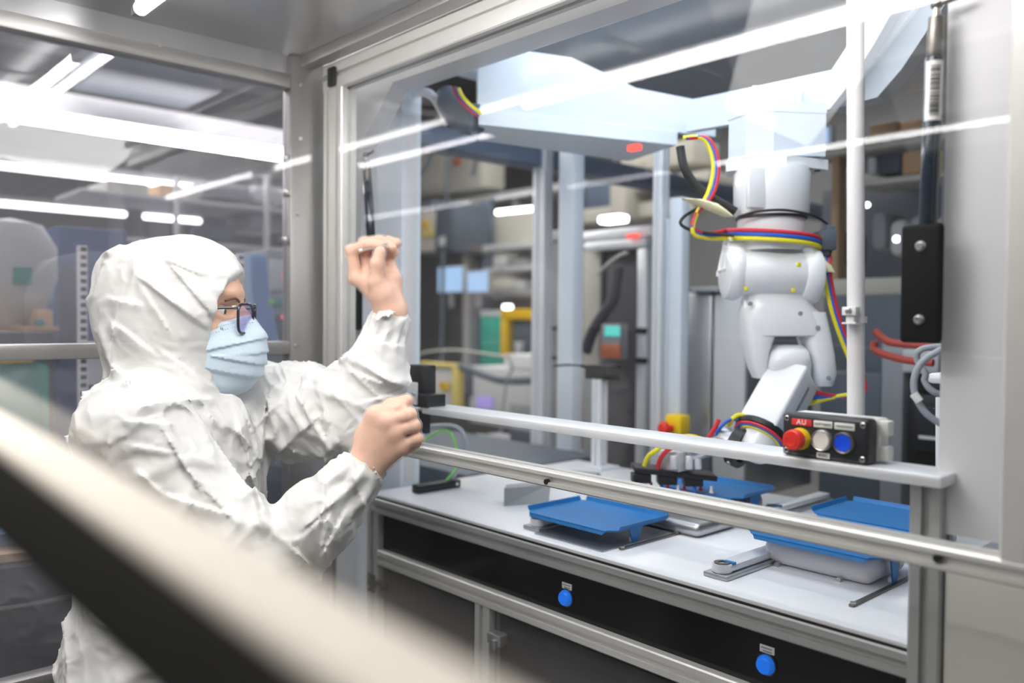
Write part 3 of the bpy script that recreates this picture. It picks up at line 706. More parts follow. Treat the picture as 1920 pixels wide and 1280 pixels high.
# upper arm: fork with an arch
def rr_ring(px0, px1, py, off, d, n=20, py2=None):
    a, b = RB(px0, py, off), RB(px1, py if py2 is None else py2, off); c = (a + b) / 2; h = (b - a) / 2; L = []
    for i in range(n):
        t = 2 * math.pi * i / n; ct, st = math.cos(t), math.sin(t); e = .55
        L.append(c + h * (abs(ct) ** e * (1 if ct >= 0 else -1)) + cw * d * (abs(st) ** e * (1 if st >= 0 else -1)))
    return L
ua = part('upper_arm', MB().loft([rr_ring(1402, 1496, 540, .0, .034), rr_ring(1394, 1510, 560, .0, .044), rr_ring(1388, 1530, 585, .0, .050), rr_ring(1388, 1540, 608, .0, .052), rr_ring(1395, 1545, 628, .0, .050), rr_ring(1405, 1538, 630, .0, .042)]), 'robot_white', rob, smooth=60)
part('fork', MB().loft([rr_ring(1388, 1455, 598, .0, .046), rr_ring(1391, 1449, 625, .0, .046), rr_ring(1399, 1436, 660, .0, .042), rr_ring(1407, 1432, 690, .0, .036), rr_ring(1414, 1430, 708, .0, .026)]), 'robot_white', ua, smooth=60)
part('fork', MB().loft([rr_ring(1492, 1540, 585, .0, .046), rr_ring(1499, 1549, 625, .0, .048), rr_ring(1510, 1556, 665, .0, .048), rr_ring(1517, 1560, 700, .0, .046), rr_ring(1524, 1555, 722, .0, .034)]), 'robot_white', ua, smooth=60)
for px, py in ((1486, 588), (1518, 614), (1538, 706), (1395, 570)):
    p = RB(px, py, .046); part('cap_screw', MB().cyl(p, p + cw * .004, .005, seg=12), 'mid_grey', ua)
part('elbow', MB().loft([rr_ring(1456, 1500, 646, .0, .03), rr_ring(1438, 1508, 658, .012, .040), rr_ring(1431, 1512, 680, .012, .046), rr_ring(1432, 1515, 704, .0, .040), rr_ring(1440, 1530, 728, .0, .034)]), 'robot_white', rob, smooth=60)
# forearm: square bar reaching down to the left and slightly forward
fa, fb = RB(1484, 700, .02), RB(1404, 808, .085)
fd = (fb - fa).normalized(); fn = (uz * .75 + cw * .45 - cr * .35); fn = (fn - fd * fn.dot(fd)).normalized(); fs = fd.cross(fn)
fo = part('forearm', MB().obox((fa + fb) / 2, (fd, fs, fn), ((fb - fa).length / 2, .043, .042), .008, 3), 'robot_white', rob)
part('side_groove', MB().obox((fa + fb) / 2 + fs * (.043 if fs.dot(cr) > 0 else -.043), (fd, fs, fn), ((fb - fa).length * .34, .0015, .005), .001), 'mid_grey', fo)
w0 = fb
part('wrist_clamp', MB().lathe(w0 - fd * .012, fd, [(.040, 0), (.056, 0), (.058, .006), (.056, .012), (.040, .012)], 36), 'black_plastic', rob)
part('wrist', MB().lathe(w0 - fd * .004, fd, [(0, 0), (.041, 0), (.040, .03), (.032, .05), (0, .05)], 36), 'robot_white', rob)
for k, (m, R) in enumerate((('hose_red', .0525), ('hose_blue', .0485), ('hose_yellow', .0445))):
    c = w0 + fd * (.004 + k * .002); pts = []
    for i in range(15):
        t = math.radians(-70 + i * 14); pts.append(c + (fn * math.cos(t) + (fs if fs.dot(cr) > 0 else -fs) * math.sin(t)) * R)
    part('hose', MB().tube(pts, .003, 8, 2), m, rob)
wt = RB(1347, 818, .06)
wd = (wt - (w0 + fd * .04)).normalized()
fl = part('tool_flange', MB().cyl(wt - wd * .035 + uz * .0, wt + wd * .008, .031, seg=32, b=.003), 'satin_steel', rob)
part('clamp_ring', MB().lathe(wt - wd * .045, wd, [(.031, 0), (.043, 0), (.043, .022), (.031, .022)], 32), 'black_plastic', rob)
for t in range(6):
    a = t * math.pi / 3; n1 = wd.orthogonal().normalized(); n2 = wd.cross(n1); p = wt - wd * .034 + (n1 * math.cos(a) + n2 * math.sin(a)) * .043
    part('clamp_screw', MB().cyl(p - (p - (wt - wd * .034)).normalized() * .004, p + (p - (wt - wd * .034)).normalized() * .003, .005, seg=10), 'steel', fl)
# gripper hanging from the wrist
gd_ = 1.80
def G(px, py, o=0.0): return PD(px, py, gd_) + cw * o
part('tool_arm', MB().tube([wt + wd * .004, G(1318, 832, .05), G(1290, 846, .03)], .020, 14), 'satin_steel', rob)
gb = part('gripper_body', MB().box(G(1238, 860).x, G(1310, 860).x, G(1262, 860).y - .03, G(1262, 860).y + .03, G(1262, 878).z, G(1262, 842).z, .003), 'pale_grey', rob)
for px in (1256, 1284, 1300):
    a, b = G(px, 848, .045), G(px, 872, .045); part('air_cylinder', MB().cyl(b, a, .008, seg=16, b=.001), 'bright_aluminium', gb)
gx = G(1262, 884)
gp_ = part('gripper_plate', MB().obox(gx, (cr * .995 - uz * .0985, cw, uz), (.088, .035, .006), .003), 'black_plastic', rob)
for i in range(3):
    c = G(1200 + i * 48, 893 + i * 3, .012)
    part('cup_holder', MB().obox(c, (cr, cw, uz), (.020, .018, .010), .003), 'black_plastic', gp_)
for i in range(10):
    px = 1190 + i * 15.5; c = G(px, 902 + i * .6, .022 if i % 2 else .0)
    m = ('estop_red', 'robot_white', 'estop_red', 'hose_blue')[i % 4]
    part('suction_cup', MB().lathe(c, (0, 0, -1), [(0, 0), (.003, 0), (.003, .008), (.0052, .014), (0, .014)], 14), m, gp_)
part('hose', MB().tube([G(1204, 868, .03), G(1210, 850, .04), G(1222, 838, .05), G(1250, 818, .05), G(1285, 812, .05), G(1312, 820, .05)], .0052, 8), 'hose_yellow', rob)
part('hose', MB().tube([G(1229, 873, .03), G(1232, 855, .04), G(1245, 836, .05), G(1275, 822, .05), G(1310, 822, .05), G(1325, 800, .06), G(1335, 780, .06)], .0052, 8), 'hose_red', rob)
part('hose', MB().tube([G(1350, 790, .07), G(1356, 776, .08), G(1368, 770, .08), G(1380, 776, .08), G(1384, 788, .07)], .0048, 8), 'hose_yellow', rob)
part('hose', MB().tube([G(1328, 806, .07), G(1335, 790, .08), G(1352, 778, .08), G(1372, 780, .08)], .0036, 8), 'hose_blue', rob)
# dress pack round the turret and down the right side
def wrap(dy, m, r=.0048):
    pts = []
    for i in range(13):
        t = math.radians(190 - i * 17); R = .104
        c = RB(1449, 441 + dy)
        pts.append(V((c.x, c.y, c.z)) + cr * math.cos(t) * .097 + cw * math.sin(t) * .082 - uz * (.0022 * i))
    return pts
for dy, m, o in ((-10, 'hose_red', .010), (-3, 'hose_blue', .005), (5, 'hose_yellow', 0)):
    w = wrap(dy, m)
    left = [RB(*t) for t in ((1272, 268, .05), (1305, 268, .05), (1322, 292, .05), (1327, 330, .05), (1316, 372, .05), (1297, 405, .05), (1290, 438, .05), (1320, 446, .03))]
    left = [q + cr * o * (1 if i < 5 else 0) + uz * (-dy * .0006 if i > 5 else 0) for i, q in enumerate(left)]
    part('hose', MB().tube(left + w, .0048, 8, 4), m, rob)
    dn = [w[-1], RB(1545, 480, .0), RB(1534, 497, .03), RB(1541, 545, .03), RB(1553, 595, .03), RB(1575, 655, .03), RB(1597, 705, .03), RB(1598, 732, .03), RB(1560, 742, .02), RB(1505, 748, .02)]
    dn = [dn[0]] + [q + cr * (o * 1.1) + uz * (-.0006 * dy if i > 7 else 0) * 10 * .3 for i, q in enumerate(dn[1:])]
    part('hose', MB().tube(dn, .0048, 8, 5), m, rob)
part('cable', MB().tube([RB(1372, 412, .05), RB(1400, 406, .085), RB(1446, 404, .09), RB(1500, 412, .075), RB(1540, 422, .03)], .0028, 8), 'cable_black', rob)
part('cable', MB().tube([RB(1270, 280, .03), RB(1278, 320, .03), RB(1300, 352, .03), RB(1325, 372, .03), RB(1372, 400, .03)], .0095, 10), 'cable_black', rob)
part('cable', MB().tube([RB(1300, 395, .04), RB(1276, 410, .04), RB(1270, 425, .04), RB(1300, 438, .04), RB(1365, 446, .05)], .0035, 8), 'cable_black', rob)
part('cable', MB().tube([RB(1545, 430, .0), RB(1552, 470, .0), RB(1545, 505, -.02), RB(1555, 540, -.02)], .009, 10), 'cable_black', rob)
part('hose_tie', MB().loft([[p + (cr * math.cos(t) * .9 + cw * math.sin(t)) * r for t in [2 * math.pi * i / 12 for i in range(12)]] for p, r in ((RB(1274, 380, .06), .010), (RB(1290, 383, .06), .022), (RB(1312, 390, .06), .026), (RB(1334, 402, .06), .020), (RB(1352, 412, .06), .012))]), 'tie_cream', rob, 'pale yellow hose tie', smooth=60)
part('hose_tie', MB().loft([[p + (cr * math.cos(t) + cw * math.sin(t)) * r for t in [2 * math.pi * i / 12 for i in range(12)]] for p, r in ((RB(1526, 488, .03), .010), (RB(1534, 500, .03), .017), (RB(1542, 512, .03), .015))]), 'tie_cream', rob, 'pale yellow hose tie', smooth=60)
part('connector_cluster', MB().obox(RB(1545, 452), (cr, cw, uz), (.018, .03, .022), .006).obox(RB(1552, 436), (cr, cw, uz), (.010, .02, .014), .004).obox(RB(1540, 470), (cr, cw, uz), (.012, .02, .014), .004), 'slate', rob)
# cable bundle entering the cell at the upper left
hb = thing('hose_bundle', 'grey sleeve with red, blue and yellow hoses at the left end of the carrier beam', 'hose bundle', PY(860, 215, 1.26))
part('sleeve', MB().tube([PY(*t) for t in ((838, 182, 1.30), (850, 205, 1.27), (870, 220, 1.25), (897, 226, 1.26))], lambda t: .030 + .008 * t, 14), 'slate', hb)
for k, m in enumerate(('hose_red', 'hose_blue', 'hose_yellow')):
    part('hose', MB().tube([PY(852 + 4 * k, 165 + k, 1.225), PY(858 + 4 * k, 180, 1.222), PY(874 + 3.5 * k, 199 - k, 1.22), PY(896 + 2 * k, 216 - 2 * k, 1.22)], .005, 8), m, hb)
hb2 = thing('corrugated_hose', 'pale grey corrugated hose arching in the top left corner of the opening', 'hose', PY(790, 175, 1.24))
pp = [PY(*t) for t in ((762, 215, 1.24), (766, 188, 1.24), (786, 173, 1.24), (808, 178, 1.25), (824, 200, 1.27), (840, 232, 1.30))]
part('hose', MB().tube(pp, lambda t: .011 + .0012 * math.sin(t * 160), 12, 16), 'conduit_white', hb2)
part('hose_coupling', MB().cyl(PY(758, 212, 1.24), PY(764, 238, 1.24), .012, seg=16), 'mid_grey', hb2)
# ------------------------------------------------------------------ hall equipment behind the cell
def bthing(name, label, cat, px0, py0, px1, py1, Y, t, m, group=None, b=.01):
    o = solo(name, bx(px0, py0, px1, py1, Y, t, b), m, label, cat, group); return o
def broot(name, label, cat, px, py, Y, group=None): return thing(name, label, cat, PY(px, py, Y), group)
def bp(name, par, px0, py0, px1, py1, Y, t, m, b=.006): return part(name, bx(px0, py0, px1, py1, Y, t, b), m, par)
# overhead beam along the hall
z0, z1 = .535, .60
bm_a = PX(765, 262, -2.1)
hbm = solo('overhead_beam', MB().box(-2.16, -2.06, 1.45, 4.2, 1.55 + z0, 1.55 + z1, .004), 'beam_blue', 'dark blue-grey beam running back under the cell roof', 'beam')
# upper back wall units
wc = broot('wall_cabinet', 'beige wall cabinets with a small red sign at the upper back', 'cabinet', 830, 360, 5.6)
bp('carcass', wc, 760, 262, 905, 362, 5.6, .3, 'beige'); bp('door', wc, 762, 268, 830, 356, 5.57, .03, 'beige'); bp('door', wc, 836, 268, 902, 356, 5.57, .03, 'beige'); bp('sign', wc, 848, 294, 862, 312, 5.55, .02, 'rust_orange')
ws = broot('wall_shelf', 'long grey shelf with clutter across the back of the hall', 'shelf', 880, 380, 5.4)
bp('board', ws, 755, 364, 1090, 376, 5.4, .3, 'pale_grey'); bp('bracket', ws, 860, 376, 866, 400, 5.4, .25, 'mid_grey'); bp('bracket', ws, 960, 376, 966, 400, 5.4, .25, 'mid_grey')
bm1 = broot('beige_machine', 'beige machine with an orange and a yellow sticker left of the dark cabinet', 'machine', 790, 470, 4.6)
bp('housing', bm1, 762, 398, 815, 472, 4.6, .4, 'beige'); bp('control_head', bm1, 768, 378, 812, 398, 4.62, .3, 'slate'); bp('sticker', bm1, 790, 413, 802, 426, 4.58, .02, 'safety_yellow'); bp('sticker', bm1, 791, 429, 811, 444, 4.58, .02, 'dull_yellow'); bp('window', bm1, 764, 428, 774, 438, 4.58, .02, 'mid_grey')
dc = broot('dark_cabinet', 'dark blue-grey cabinet standing beside the beige machine', 'cabinet', 832, 472, 4.5)
bp('carcass', dc, 816, 380, 852, 474, 4.5, .4, 'slate'); bp('door', dc, 819, 384, 848, 470, 4.48, .02, 'slate'); bp('glare_window', dc, 822, 444, 832, 462, 4.46, .02, 'pale_grey')
solo('pipe', MB().cyl(PY(838, 385, 3.6), PY(838, 240, 3.6), .013, seg=12), 'slate', 'dark vertical pipe dropping from the overhead beam', 'pipe')
solo('pipe', MB().cyl(PY(827, 720, 3.7), PY(831, 470, 3.7), .014, seg=12), 'slate', 'dark vertical pipe below the dark cabinet, left of the screens', 'pipe')
solo('cable', MB().tube([PY(*t) for t in ((812, 255, 3.4), (810, 285, 3.4), (798, 315, 3.4), (780, 338, 3.4), (768, 345, 3.4))], .016, 10), 'slate', 'thick dark cable hanging at the upper left inside the cell', 'cable')
solo('cable', MB().tube([PY(*t) for t in ((893, 295, 4), (890, 315, 4), (886, 330, 4))], .016, 10), 'slate', 'short dark cable hanging from the overhead beam', 'cable')
rk = broot('pipe_rack', 'grey rack of pale, dark and blue uprights at the back', 'rack', 890, 690, 4.9)
for a, b_, m in ((868, 880, 'pale_grey'), (882, 893, 'mid_grey'), (896, 905, 'beam_blue')): bp('upright', rk, a, 378, b_, 690, 4.9, .12, m)
bp('crossbar', rk, 860, 420, 910, 428, 4.88, .05, 'mid_grey')
sh = broot('storage_shelf', 'pale shelf unit with grey parts seen left of the rear post', 'shelf', 955, 560, 4.6)
bp('board', sh, 904, 456, 1000, 468, 4.6, .4, 'pale_grey'); bp('board', sh, 905, 500, 1000, 508, 4.6, .4, 'pale_grey'); bp('board', sh, 905, 545, 1000, 556, 4.6, .4, 'mid_grey'); bp('back', sh, 905, 400, 1000, 560, 5.02, .03, 'beige'); bp('bin', sh, 925, 482, 948, 500, 4.6, .25, 'pale_grey'); bp('bin', sh, 955, 486, 985, 500, 4.6, .25, 'mid_grey'); bp('roll', sh, 910, 524, 960, 545, 4.6, .2, 'beige'); bp('roll', sh, 962, 526, 980, 545, 4.6, .2, 'pale_grey')
def screen(px0, py0, px1, py1, Y, label):
    s = broot('monitor', label, 'monitor', (px0 + px1) / 2, py1, Y, 'monitors behind the cell'); bp('housing', s, px0 - 2, py0 - 2, px1 + 2, py1 + 2, Y, .04, 'mid_grey'); bp('display', s, px0, py0, px1, py1, Y - .004, .004, 'screen_blue', 0); bp('stand', s, (px0 + px1) / 2 - 3, py1 + 2, (px0 + px1) / 2 + 3, py1 + 30, Y + .01, .03, 'mid_grey')
screen(822, 501, 866, 547, 4.1, 'left one of two glowing blue screens behind the cell')
screen(876, 509, 914, 547, 4.2, 'right one of two glowing blue screens, beside the blue upright')
gm = broot('green_machine', 'green machine with a pale top left of the yellow frame', 'machine', 920, 682, 4.2)
bp('body', gm, 901, 592, 939, 684, 4.2, .5, 'green_machine'); bp('top', gm, 899, 582, 939, 593, 4.2, .5, 'pale_grey')
ym = broot('yellow_machine', 'machine with a bright yellow frame and dark window behind the cell', 'machine', 970, 672, 4.1)
bp('frame_top', ym, 938, 579, 1002, 599, 4.1, .1, 'safety_yellow'); bp('frame_side', ym, 938, 599, 950, 668, 4.1, .1, 'safety_yellow'); bp('window', ym, 950, 599, 1002, 662, 4.16, .03, 'slate'); bp('lamp', ym, 942, 571, 952, 579, 4.1, .05, 'led_white')
solo('funnel', MB().lathe(PY(973, 664, 3.95), (0, 0, 1), [(0, 0), (.018, 0), (.028, .03), (.036, .085), (0, .085)], 20), 'pale_grey', 'white funnel standing in front of the yellow machine', 'funnel')
gc = broot('grey_switch_cabinet', 'grey switch cabinet with a yellow warning sticker and yellow edge', 'cabinet', 825, 775, 3.0)
bp('door', gc, 786, 688, 846, 775, 3.0, .06, 'pale_grey'); bp('top_edge', gc, 786, 680, 860, 688, 2.98, .05, 'dull_yellow'); bp('side_edge', gc, 846, 688, 860, 775, 2.98, .04, 'dull_yellow')
st = bp('warning_sticker', gc, 823, 716, 840, 731, 2.985, .012, 'safety_yellow', 0)
q = PY(828, 723, 2.98); part('warning_mark', MB().prism([q + V((0, 0, .012)), q + V((-.009, 0, -.006)), q + V((0, 0, -.002)), q + V((.004, 0, -.013)), q + V((.010, 0, .006))], (0, .003, 0)), 'ink', st)
wm = broot('white_machine', 'low white machine with a purple panel behind the cell', 'machine', 940, 800, 3.4)
bp('body', wm, 880, 690, 1002, 800, 3.4, .5, 'pale_grey'); bp('hood', wm, 945, 665, 1002, 690, 3.42, .4, 'conduit_white'); bp('panel', wm, 893, 744, 922, 766, 3.385, .015, 'purple_panel', 0); bp('side_column', wm, 868, 692, 882, 740, 3.38, .1, 'slate'); bp('hatch', wm, 955, 758, 998, 790, 3.385, .015, 'mid_grey')
solo('hose', MB().tube([PY(*t) for t in ((862, 686, 3.0), (890, 697, 3.0), (920, 708, 3.0), (950, 714, 3.0), (1000, 713, 3.0))], .021, 12), 'slate', 'thick dark hose sagging across the white machine', 'hose')
solo('cable', MB().tube([PY(*t) for t in ((770, 672, 2.7), (800, 660, 2.7), (850, 656, 2.7), (905, 662, 2.7), (950, 669, 2.7))], .006, 8), 'beige', 'thin pale cable arching above the grey switch cabinet', 'cable')
solo('cable', MB().tube([PY(*t) for t in ((952, 665, 2.9), (960, 690, 2.9), (950, 715, 2.9), (944, 760, 2.9), (938, 820, 2.9))], .006, 8), 'mid_grey', 'thin brown cable hanging down past the dark hose', 'cable')
cl_ = solo('floor_box', MB().box(-2.6, -1.76, 1.45, 2.0, 0, 1.13, .01), 'slate', 'dark box standing left of the worktop inside the cell', 'box')
lb_ = broot('low_bench', 'low dark bench with clutter under the cross rail at the back', 'bench', 890, 890, 2.6)
bp('top', lb_, 790, 845, 1000, 858, 2.6, .4, 'pale_grey'); bp('body', lb_, 795, 858, 995, 930, 2.62, .35, 'slate'); bp('tool_box', lb_, 955, 806, 1000, 846, 2.6, .2, 'slate'); bp('bundle', lb_, 905, 818, 955, 832, 2.6, .1, 'mid_grey')
solo('signal_lamp', MB().ball(PY(892, 822, 2.55), (.024, .012, .012)), 'led_green', 'glowing green signal lamp under the cross rail', 'lamp')
# gap between the two rear posts
rd = broot('rear_door', 'grey rear door strip with black handle between the two rear posts', 'door', 1032, 800, 2.3)
bp('leaf', rd, 1018, 450, 1050, 900, 2.3, .03, 'mid_grey'); bp('cross_bar', rd, 1016, 432, 1050, 452, 2.29, .03, 'pale_grey')
bp('handle', rd, 1022, 612, 1027, 672, 2.24, .015, 'black_plastic'); bp('handle_foot', rd, 1024, 612, 1046, 618, 2.25, .05, 'black_plastic'); bp('handle_foot', rd, 1024, 668, 1046, 673, 2.25, .05, 'black_plastic')
# centre back: ducts and the door with the dark curtain
du = broot('air_duct', 'beige ductwork with a square column in the upper middle of the hall', 'duct', 1160, 400, 4.6)
bp('column', du, 1144, 300, 1173, 410, 4.6, .3, 'beige'); bp('trunk', du, 1180, 270, 1300, 312, 4.8, .3, 'beige'); bp('branch', du, 1172, 330, 1330, 350, 4.7, .3, 'beige'); bp('lower_run', du, 1090, 380, 1300, 408, 4.75, .2, 'beige')
bd = solo('dark_duct', bx(1096, 326, 1260, 396, 5.2, .3, .02), 'beam_blue', 'dark blue duct behind the beige ductwork', 'duct')
solo('cable', MB().tube([PY(*t) for t in ((1146, 300, 3.6), (1158, 296, 3.6), (1160, 312, 3.6), (1150, 330, 3.6), (1140, 340, 3.6))], .012, 8), 'cable_black', 'black cable bent over the square duct column', 'cable')
cd = broot('curtain_door', 'aluminium framed door with dark smoked curtain behind the cell', 'door', 1150, 850, 2.5)
bp('lintel', cd, 1090, 428, 1222, 448, 2.5, .06, 'bright_aluminium'); bp('header', cd, 1094, 450, 1210, 467, 2.48, .05, 'bright_aluminium'); bp('jamb', cd, 1192, 466, 1210, 900, 2.48, .05, 'bright_aluminium'); bp('jamb', cd, 1212, 448, 1221, 900, 2.5, .05, 'mid_grey')
bp('hinge', cd, 1190, 614, 1206, 625, 2.46, .03, 'black_plastic'); bp('hinge', cd, 1190, 671, 1206, 681, 2.46, .03, 'black_plastic')
bp('curtain', cd, 1122, 467, 1192, 900, 2.56, .02, 'smoke_curtain'); bp('fixed_panel', cd, 1092, 467, 1124, 690, 2.54, .02, 'beige'); bp('lower_panel', cd, 1092, 690, 1124, 900, 2.54, .02, 'mid_grey')
solo('status_lamp', bx(1173, 438, 1193, 445, 2.46, .02, .003), 'led_red', 'small red glowing lamp above the curtain door', 'lamp')
solo('status_lamp', bx(1174, 269, 1195, 282, 1.50, .02, .004), 'led_red', 'red glowing lamp just below the carrier beam', 'lamp')
tp = broot('test_panel', 'small panel with teal display and orange lower half by the dark curtain', 'panel', 1143, 675, 2.4)
bp('housing', tp, 1126, 606, 1162, 674, 2.4, .05, 'mid_grey'); bp('display', tp, 1134, 611, 1160, 630, 2.392, .008, 'screen_teal', 0); bp('front', tp, 1126, 645, 1162, 671, 2.392, .01, 'rust_orange', .002)
solo('curtain_fold', MB().tube([PY(*t) for t in ((1098, 660, 2.42), (1112, 620, 2.42), (1134, 585, 2.42), (1150, 560, 2.42), (1160, 500, 2.42))], .022, 12), 'smoke_curtain', 'dark rolled flap hanging diagonally in front of the curtain door', 'flap')
solo('white_hose', MB().tube([PY(*t) for t in ((1120, 515, 2.4), (1140, 495, 2.4), (1160, 480, 2.4), (1177, 473, 2.4))], .007, 8), 'beige', 'thin pale hose rising across the curtain door', 'hose')
solo('desk_lamp', MB().box(*[c for c in (PY(1122, 409, 4.2).x, PY(1160, 409, 4.2).x, 4.2, 4.3, PY(1140, 416, 4.2).z, PY(1140, 404, 4.2).z)], .01), 'lamp_glow', 'short bright lamp above the curtain door', 'lamp')
solo('wall_lamp', MB().cyl(PY(932, 398, 4.2), PY(998, 391, 4.2), .016, seg=14), 'lamp_glow', 'short bright lamp left of the rear posts', 'lamp')
# steel cabinet behind the robot and the yellow emergency box
sc_ = broot('steel_cabinet', 'brushed steel cabinet behind the robot arm', 'cabinet', 1340, 900, 2.15)
bp('carcass', sc_, 1286, 545, 1398, 930, 2.15, .4, 'satin_steel'); bp('door', sc_, 1288, 552, 1332, 930, 2.13, .02, 'satin_steel'); bp('door', sc_, 1336, 552, 1396, 930, 2.13, .02, 'pale_grey'); bp('top_lip', sc_, 1282, 537, 1346, 547, 2.10, .45, 'mid_grey')
eb = broot('emergency_box', 'yellow box with red mushroom button at the back of the cell', 'switch', 1258, 815, 2.0)
bp('box', eb, 1246, 778, 1276, 814, 2.0, .05, 'estop_yellow')
q = PY(1256, 803, 1.99); part('mushroom', MB().lathe(q + V((0, .01, 0)), (-.3, -.95, 0), [(0, 0), (.010, 0), (.010, .018), (.021, .022), (.021, .034), (.015, .040), (0, .040)], 24), 'estop_red', eb)
# right side: rack with goods seen past the conduit
rs = broot('goods_rack', 'rack with pale beams carrying boxes, right of the robot', 'rack', 1690, 560, 2.9)
bp('beam', rs, 1535, 250, 1800, 276, 2.9, .08, 'beige'); bp('beam', rs, 1600, 328, 1800, 340, 2.9, .2, 'beige'); bp('beam', rs, 1530, 520, 1800, 552, 2.9, .6, 'beige'); bp('upright', rs, 1556, 290, 1571, 700, 2.92, .06, 'wood'); bp('upright', rs, 1760, 180, 1772, 900, 2.92, .06, 'mid_grey'); bp('back_panel', rs, 1540, 340, 1800, 520, 3.5, .02, 'slate'); bp('shelf_board', rs, 1540, 276, 1800, 284, 2.95, .5, 'mid_grey')
for i, (a, b_, c, d, m, lab) in enumerate(((1626, 285, 1642, 326, 'conduit_white', 'white carton on the rack beam, leftmost beside the conduit'), (1645, 287, 1688, 326, 'slate', 'dark crate on the rack between the white and tan cartons'), (1691, 280, 1733, 326, 'cardboard', 'tan cardboard carton on the rack left of the gas spring'), (1737, 283, 1775, 326, 'dull_yellow', 'yellow carton on the rack right of the gas spring'), (1688, 226, 1726, 251, 'cardboard', 'tan carton on the top rack beam'), (1630, 230, 1680, 251, 'wood', 'brown crate on the top rack beam'))):
    o = broot('carton', lab, 'carton', (a + b_) / 2, d, 2.95, 'goods on the rack'); bp('box', o, a, b_, c, d, 3.0, .12, m)
for i, (a, b_, c, d, m) in enumerate(((1630, 395, 1662, 470, 'mid_grey'), (1664, 410, 1700, 480, 'pale_grey'), (1702, 400, 1740, 470, 'mid_grey'), (1742, 405, 1780, 500, 'pale_grey'), (1540, 430, 1585, 500, 'slate'))):
    solo('machine_part', bx(a, b_, c, d, 3.0, .2, .03), m, ['grey machine part on the middle rack level beside the conduit', 'pale machine part left of the black end plate', 'grey machine part hidden behind the black end plate', 'pale machine part between end plate and white column', 'dark machine part just right of the robot turret'][i], 'machine part', 'machine parts on the rack')
solo('spot_lamp', MB().ball(PY(1681, 448, 2.7), .011), 'led_white', 'tiny bright white spot lamp left of the black end plate', 'lamp')
solo('spot_lamp', MB().ball(PY(1626, 384, 2.7), .009), 'led_white', 'tiny bright spot lamp just right of the conduit', 'lamp')
sw = broot('side_window', 'pale blue lit window strip beside the robot base', 'window', 1546, 265, 2.6)
bp('frame', sw, 1530, 236, 1560, 272, 2.62, .03, 'pale_grey'); bp('glass', sw, 1534, 240, 1550, 268, 2.61, .01, 'screen_blue', 0)
pg = broot('pump_unit', 'dark pump unit with black housing low behind the conduit', 'pump', 1690, 930, 2.4)
bp('column', pg, 1650, 640, 1692, 960, 2.4, .2, 'mid_grey'); bp('housing', pg, 1694, 735, 1780, 905, 2.38, .3, 'black_plastic', .03); bp('front_plate', pg, 1712, 760, 1770, 850, 2.36, .02, 'anthracite'); bp('slot_light', pg, 1722, 818, 1764, 824, 2.355, .006, 'conduit_white', 0); bp('body', pg, 1535, 700, 1650, 960, 2.42, .3, 'slate'); bp('box', pg, 1690, 655, 1760, 700, 2.4, .2, 'pale_grey'); bp('dark_back', pg, 1540, 552, 1790, 960, 2.75, .02, 'slate')
for i, pts in enumerate((((1640, 620), (1665, 640), (1700, 645), (1760, 650)), ((1640, 640), (1640, 655), (1660, 665), (1700, 675), (1750, 680)))):
    solo('red_hose', MB().tube([PY(a, b_, 2.0) for a, b_ in pts], .009, 10), 'cable_red', ('upper' if i == 0 else 'lower') + ' red hose looping right of the conduit', 'hose', 'red hoses')
solo('white_pipe', MB().cyl(PY(1768, 930, 1.45), PY(1768, 745, 1.45), .011, seg=16), 'conduit_white', 'white pipe low beside the white column behind the grey cable', 'pipe')
solo('junction_box', bx(1735, 700, 1785, 720, 1.5, .06, .008), 'conduit_white', 'small white junction box behind the grey cable loops', 'junction box')
# ------------------------------------------------------------------ hall beyond the partition (left)
def xb(px0, py0, px1, py1, X, t=.05, b=.008):
    a, c = PX(px0, (py0 + py1) / 2, X), PX(px1, (py0 + py1) / 2, X); pm = (px0 + px1) / 2
    return MB().box(X - t, X, a.y, c.y, PX(pm, py1, X).z, PX(pm, py0, X).z, b)
def xp(name, par, *a, m='mid_grey', b=.006): return part(name, xb(*a[:5], a[5] if len(a) > 5 else .05, b), m, par)
def xroot(name, label, cat, px, py, X, group=None): return thing(name, label, cat, PX(px, py, X), group)
def strip_light(px0, py0, px1, py1, X, rad, label, shade=0.0, m='lamp_glow'):
    a, c = PX(px0, py0, X), PX(px1, py1, X); zz = (a.z + c.z) / 2; y0 = min(a.y, c.y); y1 = max(a.y, c.y)
    s = thing('strip_light', label, 'light', (X, (y0 + y1) / 2, zz), 'strip lights beyond the partition')
    part('tube', MB().cyl((X, y0, zz), (X, y1, zz), rad, seg=16), m, s)
    if shade: part('reflector', MB().prism([(X - .07, y0, zz + rad * 1.3), (X + .02, y0, zz + rad * 1.3), (X - .10, y0, zz + shade), (X - .13, y0, zz + shade)], (0, y1 - y0, 0)), 'conduit_white', s)
    else: part('housing', MB().box(X - .03, X + .03, y0, y1, zz + rad, zz + rad + .04), 'pale_grey', s)
strip_light(-100, 194, 600, 304, -4.47, .030, 'thick bright strip light with white reflector, highest and nearest beyond the partition', .17, 'tube_strong')
strip_light(-100, 298, 385, 355, -6.0, .019, 'bright strip light below the thick one beyond the partition')
strip_light(-100, 370, 235, 404, -8.0, .020, 'fainter strip light third from the top, at the far left')
strip_light(270, 405, 375, 415, -8.0, .020, 'short faint strip light right of the third one, above the hood')
dk = solo('ceiling_duct', xb(190, 108, 420, 150, -4.0, .5, .02), 'slate', 'dark grey duct under the hall ceiling beyond the partition', 'duct')
dk2 = solo('cable_tray', xb(-60, 70, 560, 96, -5.2, .4, .01), 'mid_grey', 'long grey cable tray under the hall ceiling beyond the partition', 'cable tray')
tm = xroot('teal_machine', 'teal machine with a yellow top edge at the far left', 'machine', 35, 790, -2.7)
